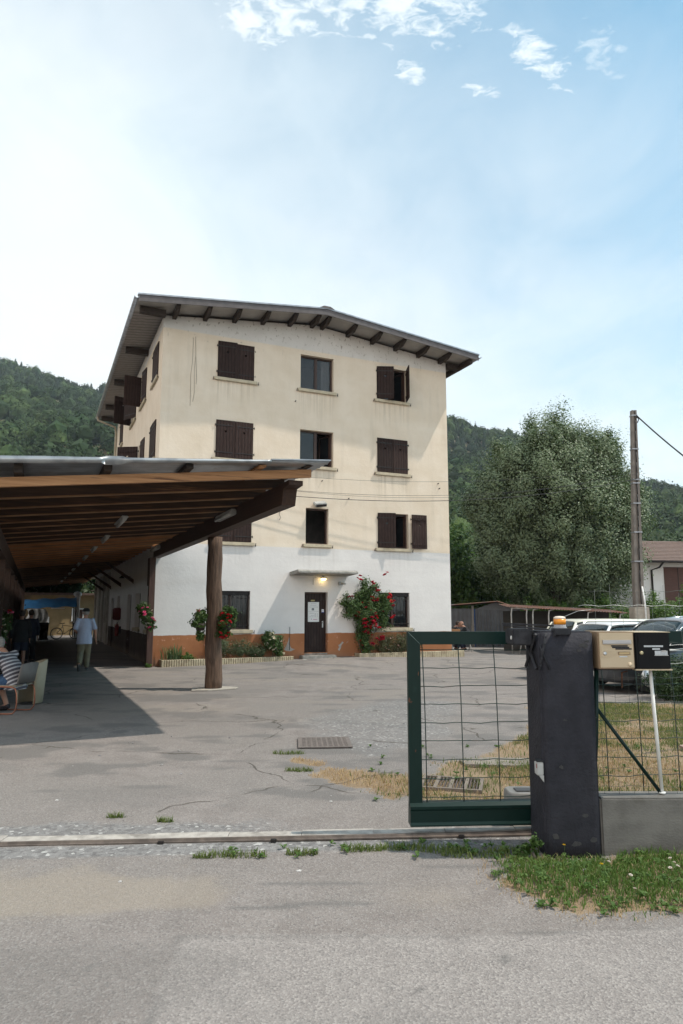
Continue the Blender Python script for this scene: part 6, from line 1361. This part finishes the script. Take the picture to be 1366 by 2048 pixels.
def person(label, loc, rz, J, cloth, sc=1.0, group='people in the yard'):
    """J: joints in a frame where the person faces +y and x is their right; feet at z=0"""
    o = thing('person', label, 'person', loc, rz, group); o.scale = (sc, sc, sc); V_ = {k: Vector(v) for k, v in J.items()}
    b = MB(); hp, ch, nk, hd = V_['hip'], V_['chest'], V_['neck'], V_['head']
    def torso(mb, g, z_ext=0., bottom=None):
        P = [hp + Vector((0, 0, -.09 - z_ext)), hp, hp.lerp(ch, .5), ch, ch.lerp(nk, .55), ch.lerp(nk, .92)]
        fat = cloth.get('fat', 1.)
        mb.loft(rings_path(P, [((.165 + g * 1.6) * fat, (.112 + g * 1.5) * fat), ((.168 + g) * fat, (.118 + g) * fat), ((.155 + g) * fat, (.112 + g) * fat), (.180 + g, .118 + g), (.165 + g, .095 + g), (.085 + g, .070 + g)], 18))
    torso(b, 0); seg(b, [ch.lerp(nk, .7), nk, hd + Vector((0, 0, -.06))], [.062, .056, .056]); fdir = V_.get('face', Vector((0, 1, 0))); head(b, hd, fdir)
    sl_, pa_, sh_ = MB(), MB(), MB()
    for s_ in ('R', 'L'):
        k = 1 if s_ == 'R' else -1; S, E, Hh = V_['sh' + s_], V_['el' + s_], V_['wr' + s_]
        seg(b, [ch.lerp(nk, .55) + Vector((.05 * k, 0, 0)), S, S.lerp(E, .5), E, E.lerp(Hh, .35), Hh], [.055, .056, .047, .038, .039, .026])
        hand(b, Hh, (Hh - E), V_.get('thumb' + s_, Vector((0, 1, 0))))
        e2 = S.lerp(E, cloth.get('sleeve', .8)) if cloth.get('sleeve', .8) <= 1 else E.lerp(Hh, cloth['sleeve'] - 1)
        pp = [ch.lerp(nk, .55) + Vector((.05 * k, 0, 0)), S + Vector((0, 0, .005)), S.lerp(E, .45)] + ([e2] if cloth.get('sleeve', .8) <= 1 else [E, e2])
        seg(sl_, pp, [.070, .070, .066] + ([.068] if cloth.get('sleeve', .8) <= 1 else [.062, .052]))
        Hp = hp + Vector((.085 * k, 0, -.03)); K, A = V_['kn' + s_], V_['an' + s_]; T = V_['toe' + s_]
        seg(b, [Hp, Hp.lerp(K, .4), K, K.lerp(A, .3), K.lerp(A, .75), A], [.088, .082, .058, .058, .042, .038]); seg(b, [A, A.lerp(T, .5) + Vector((0, 0, -.01)), T], [.042, .038, .028])
        le = cloth.get('leg', 2.)
        q = [Hp + Vector((0, 0, .05)), Hp.lerp(K, .45), K] + ([K.lerp(A, le - 1)] if le > 1 else []); q = q if le >= 1 else [Hp + Vector((0, 0, .05)), Hp.lerp(K, le * .6), Hp.lerp(K, le)]
        seg(pa_, q, [.115, .108, .088, .074][:len(q)] if le >= 1 else [.118, .115, .112])
        hl = A + (A - T).normalized() * .045; up = Vector((0, 0, 1)); dn = Vector((0, 0, -.052)) if 'sole' + s_ not in V_ else V_['sole' + s_] * .052
        seg(sh_, [hl + dn * .45, A + dn * .35, A.lerp(T, .55) + dn * .30, T + dn * .15, T + (T - A).normalized() * .035 + dn * .1], [.040, .047, .045, .042, .028])
    torso(sl_, .022, cloth.get('hem', .04)); pa_.loft(rings_path([hp + Vector((0, 0, -.10)), hp + Vector((0, 0, -.02)), hp + Vector((0, 0, .08))], [(.185, .135), (.18, .132), (.165, .125)], 18))
    remesh('body', b, .011, MT['skin'], o, 3)
    remesh('shirt', sl_, .014, cloth['shirt'], o, 4, disp=.007); remesh('trousers', pa_, .014, cloth['trousers'], o, 4, disp=.008)
    remesh('shoes', sh_, .012, cloth['shoes'], o, 2); eyes(o, hd, fdir)
    h = MB(); f = Vector(fdir).normalized(); sd = Vector((f.y, -f.x, 0)); rings = []
    zs_ = ((-.05, .70, .10), (-.02, .9, .5), (.03, 1.0, .7), (.07, 1., .95), (.10, .9, .9), (.135, .45, .5), (.142, .1, .1)) if cloth.get('hairy', 1) else ((-.06, .5, .05), (-.03, .8, .3), (.0, .9, .3), (.03, .9, .25))
    for z, w_, fr in zs_:
        rings.append([hd + Vector((0, 0, z)) + sd * (.084 * w_ * math.cos(t)) + f * ((.098 * fr if math.sin(t) > 0 else .112 * max(w_, .6)) * math.sin(t)) for t in [2 * math.pi * k / 16 for k in range(16)]])
    h.loft(rings); remesh('hair', h, .010, cloth['hair'], o, 2, disp=.004)
    if cloth.get('cap'):
        c = MB(); rings = []
        for z, w_ in ((.045, 1.03), (.075, 1.03), (.115, .92), (.138, .62), (.146, .15)): rings.append([hd + Vector((0, 0, z)) + sd * (.092 * w_ * math.cos(t)) + f * ((.105 if math.sin(t) > 0 else .116) * w_ * math.sin(t)) for t in [2 * math.pi * k / 18 for k in range(18)]])
        c.loft(rings); c.prism([hd + Vector((0, 0, .05)) + sd * x + f * y for x, y in ((-.075, .07), (-.06, .16), (0, .185), (.06, .16), (.075, .07))], (0, 0, .008)); c.build('cap', cloth['cap'], o)
    return o
bluechk = mat('pale blue checked shirt', (.31, .37, .51), (.38, .43, .55), scale=40, rough=.85); khaki = mat('olive khaki cotton', (.175, .16, .11), (.135, .125, .085), scale=8, rough=.9, bump=.3)
blackc = mat('black fabric', (.012, .012, .014), (.018, .018, .02), rough=.9); navy = mat('navy fabric', (.012, .015, .028), (.018, .022, .04), rough=.9); greyh = mat('grey hair', (.28, .26, .24), (.18, .17, .16), scale=60); brownh = mat('dark brown hair', (.030, .020, .015), (.045, .03, .022), scale=60)
shoe = mat('grey trainers', (.06, .06, .06), (.22, .22, .21), scale=14, lo=.5, hi=.6); shoeb = mat('black shoes', (.014, .014, .015))
stand = dict(hip=(0, 0, .93), chest=(0, -.0, 1.24), neck=(0, .0, 1.475), head=(0, .02, 1.615), shR=(.195, 0, 1.40), elR=(.245, -.03, 1.12), wrR=(.25, .05, .88), shL=(-.195, 0, 1.40), elL=(-.245, -.03, 1.12), wrL=(-.25, .05, .88),
             knR=(.10, .02, .50), anR=(.10, -.03, .085), toeR=(.12, .13, .05), knL=(-.10, .02, .50), anL=(-.10, -.03, .085), toeL=(-.12, .13, .05))
walk = dict(stand, chest=(0, .02, 1.24), neck=(0, .04, 1.475), head=(.01, .07, 1.60), knR=(.09, .16, .51), anR=(.085, .20, .085), toeR=(.10, .36, .055), knL=(-.09, .02, .49), anL=(-.11, -.26, .20), toeL=(-.12, -.17, .06), elR=(.275, -.06, 1.12), wrR=(.30, .04, .88), elL=(-.26, -.04, 1.12), wrL=(-.17, .17, 1.02))
m_ = person('man in pale blue short sleeved shirt, olive trousers and cap walking away along the passage', (-7.11, 19.2, 0), R(20), walk, dict(shirt=bluechk, trousers=khaki, shoes=shoe, hair=greyh, cap=blackc, sleeve=.92, leg=1.93, hem=.09, fat=1.06), .99)
d = MB(); d.tube([(0, 0, 0), (0, .055, -.03)], .0045, 6); tag(d.build('cigarette', MT['white'], None, m_.matrix_basis @ Vector((.315, .10, .76))), 'white cigarette held in the right hand of the walking man', 'cigarette')
bag = dict(stand, neck=(0, .05, 1.46), head=(.01, .10, 1.58))
person('person in black hoodie and navy shorts standing with back turned in the passage', (-9.25, 20.0, 0), R(28), bag, dict(shirt=blackc, trousers=navy, shoes=shoeb, hair=brownh, sleeve=1.92, leg=.92, hem=.06, fat=1.1), .97)
person('person in dark clothes standing farther down the passage, half hidden by the hooded person', (-9.92, 22.1, 0), R(40), stand, dict(shirt=navy, trousers=blackc, shoes=shoeb, hair=brownh, sleeve=1.9, leg=1.93), .96)
sit = dict(hip=(0, 0, .50), chest=(0, .12, .80), neck=(0, .27, 1.0), head=(0, .38, 1.10), shR=(.20, .20, .945), elR=(.25, .42, .72), wrR=(.12, .62, .66), shL=(-.20, .20, .945), elL=(-.25, .42, .72), wrL=(-.12, .62, .66),
           knR=(.16, .44, .52), anR=(.15, .25, .10), toeR=(.16, .40, .05), knL=(-.16, .44, .52), anL=(-.15, .30, .10), toeL=(-.16, .45, .05), thumbR=(-1, 0, 0), thumbL=(1, 0, 0))
def stripes():
    m = mat('striped jersey', (.075, .070, .085), (.09, .085, .10), rough=.9); t = m.node_tree; p = t.nodes['Principled BSDF']; tc = t.nodes.new('ShaderNodeTexCoord'); sp = t.nodes.new('ShaderNodeSeparateXYZ'); t.links.new(tc.outputs['Object'], sp.inputs[0])
    z = math_n(t, 'ADD', math_n(t, 'MULTIPLY', sp.outputs[2], 1.0), math_n(t, 'MULTIPLY', sp.outputs[1], .55)); fr = math_n(t, 'FRACT', math_n(t, 'DIVIDE', z, .072)); s_ = math_n(t, 'LESS_THAN', fr, .40)
    old = p.inputs['Base Color'].links[0].from_socket; t.links.new(mixc(t, s_, old, (.42, .41, .43)), p.inputs['Base Color']); return m
person('man in grey striped jersey and denim shorts sitting on a copper framed chair', (-5.40, 11.62, 0), R(80), sit, dict(shirt=stripes(), trousers=mat('denim', (.022, .050, .105), (.04, .08, .15), scale=20, rough=.9), shoes=mat('black red trainers', (.02, .015, .018), (.10, .015, .02), scale=9, lo=.6, hi=.7), hair=greyh, sleeve=1.75, leg=.85, hem=.02, fat=1.1, hairy=1))
sitp = dict(sit)
for lab, loc, rz, sh2 in (('bald man in a black shirt sitting at the table in front of the tin shed', (5.25, 28.2, 0), R(70), 0), ('person with dark hair in a dark shirt sitting at the table by the house corner', (4.42, 28.3, 0), R(-75), 1)):
    person(lab, loc, rz, sitp, dict(shirt=blackc, trousers=navy, shoes=shoeb, hair=brownh if sh2 else mat('shaved hair', (.20, .13, .10)), sleeve=.9, leg=1.9, hairy=sh2), .98)
# furniture
ch = thing('chair', 'copper tube framed chair with a grey back under the striped man', 'chair', (-5.40, 11.62, 0), R(80)); cop = mat('copper tube', (.36, .15, .09), (.28, .11, .07), rough=.35, metal=.6)
for k in (-1, 1):
    d = MB(); x = .24 * k; d.tube([(x, .34, .02), (x, -.05, .02), (x, -.14, .03), (x, -.19, .09), (x, -.20, .18), (x, -.19, .34), (x, -.16, .42), (x, -.09, .445), (x, .1, .445), (x, .30, .445)], .0115, 8); d.build('side_frame', cop, ch)
    d = MB(); d.tube([(x, .30, .012), (x, .36, .012)], .018, 8); d.build('rubber_foot', MT['cable'], ch)
d = MB(); d.tube([(-.24, .2, .44), (.24, .2, .44)], .010, 8); d.build('crossbar', cop, ch)
d = MB(); d.box((-.235, -.16, .448), (.235, .32, .47), bev=.01); d.build('seat', mat('beige seat', (.30, .25, .19)), ch)
d = MB(); n = 8; ring = []
for i in range(n + 1):
    t = i / n; x = -.23 + .46 * t; y = -.17 - .05 * math.sin(math.pi * t); ring.append([Vector((x, y, .50)), Vector((x, y - .06, .80 + .03 * math.sin(math.pi * t))), Vector((x, y - .075, .80 + .03 * math.sin(math.pi * t))), Vector((x, y - .015, .50))])
d.loft(ring); d.build('backrest', mat('grey back', (.16, .145, .135), rough=.7), ch)
tb = thing('tub_chair', 'beige moulded tub armchair with sloping sides behind the striped man', 'armchair', (-5.66, 12.75, 0), R(20)); tb.scale = (.74, .74, 1); shell = mat('beige moulded plastic', (.40, .345, .25), (.36, .31, .22), rough=.55)
d = MB(); ring = []; n = 26
for i in range(n + 1):
    a = R(-70 + 250 * i / n); f_ = .5 + .5 * math.cos(a - R(10)); top_ = .60 + .18 * f_; ro, ri = .30, .255; fl_ = 1.22
    ring.append([Vector((ro * math.cos(a), ro * math.sin(a), .02)), Vector((ro * fl_ * math.cos(a), ro * fl_ * math.sin(a), top_)), Vector((ro * fl_ * .93 * math.cos(a), ro * fl_ * .93 * math.sin(a), top_ + .012)), Vector((ri * fl_ * .93 * math.cos(a), ri * fl_ * .93 * math.sin(a), top_ - .01)), Vector((ri * math.cos(a), ri * math.sin(a), .02))])
d.loft(ring, 0, True, True); d.build('shell', shell, tb)
d = MB(); d.lathe([(0, .34), (.27, .34), (.28, .40), (.25, .43), (0, .44)], n=20); d.build('seat', mat('brown seat pad', (.14, .105, .08)), tb)
d = MB(); d.lathe([(0, .0), (.22, .0), (.22, .02), (0, .02)], n=18); d.build('base', MT['cable'], tb)
tt = thing('trestle_table', 'small table with crossed pale legs in front of the tin shed', 'table', (4.85, 28.1, 0)); d = MB(); d.box((-.5, -.35, .70), (.42, .35, .73)); d.build('tabletop', mat('grey table top', (.25, .24, .23)), tt)
for x in (-.4, .35):
    for s_ in (-1, 1): d = MB(); d.tube([(x, -.3 * s_, 0), (x, .3 * s_, .70)], .018, 6); d.build('leg', pw, tt)
d = MB(); d.box((0, 0, 0), (.34, .24, .16), bev=.01); tag(d.build('box', mat('orange brown cardboard', (.40, .20, .09)), None, (4.45, 27.95, .732)), 'orange brown box on the table by the house corner', 'box')
t2 = thing('trestle_table', 'bare trestle with splayed white legs under the end of the open shelter', 'table', (7.2, 26.4, 0)); d = MB(); d.box((-.5, -.3, .70), (.9, .3, .74)); d.build('tabletop', mat('dark table top', (.10, .09, .085)), t2)
for x in (-.3, .1, .6): d = MB(); d.tube([(x - .14, 0, 0), (x, 0, .70), (x + .14, 0, 0)], .022, 6); d.build('leg', pw, t2)

# ------------------------------------------------------------------ far end of the passage
aw = thing('tarpaulin_stall', 'stall roofed with a sagging blue tarpaulin at the far end of the passage', 'stall', W(-2.3, 21.6), A24); d = MB(); ring = []
for i in range(15):
    x = -1.5 + 2.75 * i / 14; ring.append([Vector((x, y + .02 * math.sin(i * 1.7 + y * 3), z + .035 * math.sin(i * 1.3 + k * 1.9) + .17 * (i / 14) ** .7)) for k, (y, z) in enumerate(((-.62, 1.68), (-.60, 1.74), (-.5, 1.92), (-.2, 2.12), (.3, 2.2), (1.5, 2.15), (1.5, 2.12)))])
d.loft(ring, 0, False, True, False); d.build('tarpaulin', mat('blue tarpaulin', (.040, .165, .38), (.06, .22, .46), scale=3, rough=.45), aw)
for x in (-1.45, 1.2):
    for y in (-.5, 1.4): d = MB(); d.tube([(x, y, 0), (x, y, 1.95)], .035, 7); d.build('pole', MT['darkwood'], aw)
d = MB(); d.box((-.1, -.63, 1.72), (.6, -.58, 1.77)); d.build('rail', MT['white'], aw)
d = MB(); ring = []
for i in range(13):
    t = i / 12; x = -1.2 + .95 * t; ring.append([Vector((x + .10 * math.sin(k * 1.1) + .12 * k * t * .4, -.72 + .07 * math.sin(i * 1.6 + k) - .05 * k * .3, 1.70 - k * (.17 + .12 * math.sin(t * 2.8)))) for k in range(6)])
d.loft(ring, 0, False, True, False); tag(d.build('plastic_sheet', mat('crumpled white plastic', (.62, .62, .60), (.50, .50, .48), scale=6, rough=.4), None, W(-2.45, 21.55), (0, 0, A24)), 'crumpled white plastic sheet hanging below the blue tarpaulin', 'sheet')
d = MB(); d.lathe([(.16, 0), (.16, 2.45), (.24, 2.5), (.26, 2.62), (.2, 2.7), (0, 2.75)], n=4); tag(d.build('gate_pier', MT['white'], None, W(-.95, 22.6), (0, 0, R(45))), 'white square pier with a cap at the far end of the passage', 'pier')
fh = thing('garden_house', 'low ochre rendered building beyond the blue tarpaulin stall', 'building', W(-2.0, 27.5), A24); d = MB(); d.box((-3.5, 0, 0), (4, 3, 2.6)); d.build('wall', mat('ochre render', (.24, .175, .09), (.19, .14, .07), scale=2), fh)
d = MB(); d.box((-3.8, -.4, 2.6), (4.3, 3.3, 2.75)); d.build('roof', tile, fh)
d = MB(); d.box((1.0, -.05, .9), (1.75, -.002, 1.75)); f_ = d.build('window', MT['white'], fh); d = MB(); d.box((1.08, -.06, .98), (1.67, -.051, 1.67)); d.build('pane', MT['winframe'], f_)
d = MB(); d.box((-.9, -.04, .7), (-.35, -.002, 1.2)); d.build('notice', MT['white'], fh)
bi = thing('bicycle', 'dark bicycle with a basket parked at the far end of the passage', 'bicycle', W(-1.55, 21.0), A24 + R(4))
def tor(c, R0, r, n=28, m=6):
    mb = MB(); mb.loft([[Vector((c[0] + (R0 + r * math.cos(b)) * math.cos(a), c[1] + r * math.sin(b), c[2] + (R0 + r * math.cos(b)) * math.sin(a))) for b in [2 * math.pi * j / m for j in range(m)]] for a in [2 * math.pi * i / n for i in range(n + 1)]], 0, False); return mb
for x in (-.5, .5):
    wo = tor((x, 0, .33), .31, .022).build('wheel', MT['tyre'], bi); mb = tor((x, 0, .33), .285, .010)
    for k in range(12): a = math.pi * k / 12 * 2; mb.tube([(x, 0, .33), (x + .285 * math.cos(a), 0, .33 + .285 * math.sin(a))], .002, 3)
    mb.build('rim', MT['rim'], wo)
d = MB()
for a, b in (((-.5, 0, .33), (-.1, 0, .30)), ((-.1, 0, .30), (.32, 0, .62)), ((-.22, 0, .78), (.32, 0, .72)), ((-.22, 0, .85), (-.1, 0, .30)), ((-.5, 0, .33), (-.2, 0, .70)), ((.30, 0, .95), (.38, 0, .55)), ((.38, .0, .55), (.5, 0, .33))): d.tube([a, b], .016, 6)
d.build('frame', MT['cable'], bi); d = MB(); d.prism([(-.36, -.08, .87), (-.36, .08, .87), (-.08, .02, .88), (-.08, -.02, .88)], (0, 0, .04)); d.build('saddle', MT['cable'], bi)
d = MB(); d.tube([(.22, -.28, .98), (.32, -.1, 1.0), (.32, .1, 1.0), (.22, .28, .98)], .013, 6); d.build('handlebar', MT['steel'], bi); d = MB(); d.box((.36, -.15, .70), (.62, .15, .92), bev=.02); d.build('basket', MT['cable'], bi)
for lab, u, b, h_, c in (('brown waste bin standing behind the person in navy shorts', -2.75, 19.3, .95, 'darkwood'), ('dark wheeled bin standing right of the bicycle', -.75, 20.3, 1.0, 'cable')):
    bn = thing('waste_bin', lab, 'bin', W(u, b), A24, 'bins at the end of the passage'); d = MB(); d.loft([[Vector((x * s_, y * s_, z)) for x, y in ((-.24, -.27), (.24, -.27), (.24, .27), (-.24, .27))] for z, s_ in ((0.05, .82), (h_ - .06, 1.))], 0, True, False); d.build('body', MT[c], bn)
    d = MB(); d.loft([[Vector((x * s_, y * s_, z)) for x, y in ((-.26, -.30), (.26, -.30), (.26, .29), (-.26, .29))] for z, s_ in ((h_ - .055, 1.), (h_ - .02, 1.), (h_ + .03, .8))], 0, True, False); d.build('lid', MT['iron'], bn)
    for s_ in (-1, 1): d = MB(); d.tube([(s_ * .2, .22, .07), (s_ * .25, .22, .07)], .07, 12); d.build('wheel', MT['tyre'], bn)

# ------------------------------------------------------------------ air
hz = MB(); hz.box((-1200, -320, -3.5), (1200, 1100, 330)); hzo = hz.build('haze', [])
hm = bpy.data.materials.new('valley haze'); hm.use_nodes = True; t = hm.node_tree; t.nodes.clear()
vp = t.nodes.new('ShaderNodeVolumePrincipled'); vp.inputs['Color'].default_value = (.80, .90, 1, 1); vp.inputs['Density'].default_value = .00016
t.links.new(vp.outputs[0], t.nodes.new('ShaderNodeOutputMaterial').inputs['Volume']); hzo.data.materials.append(hm); tag(hzo, kind='stuff')
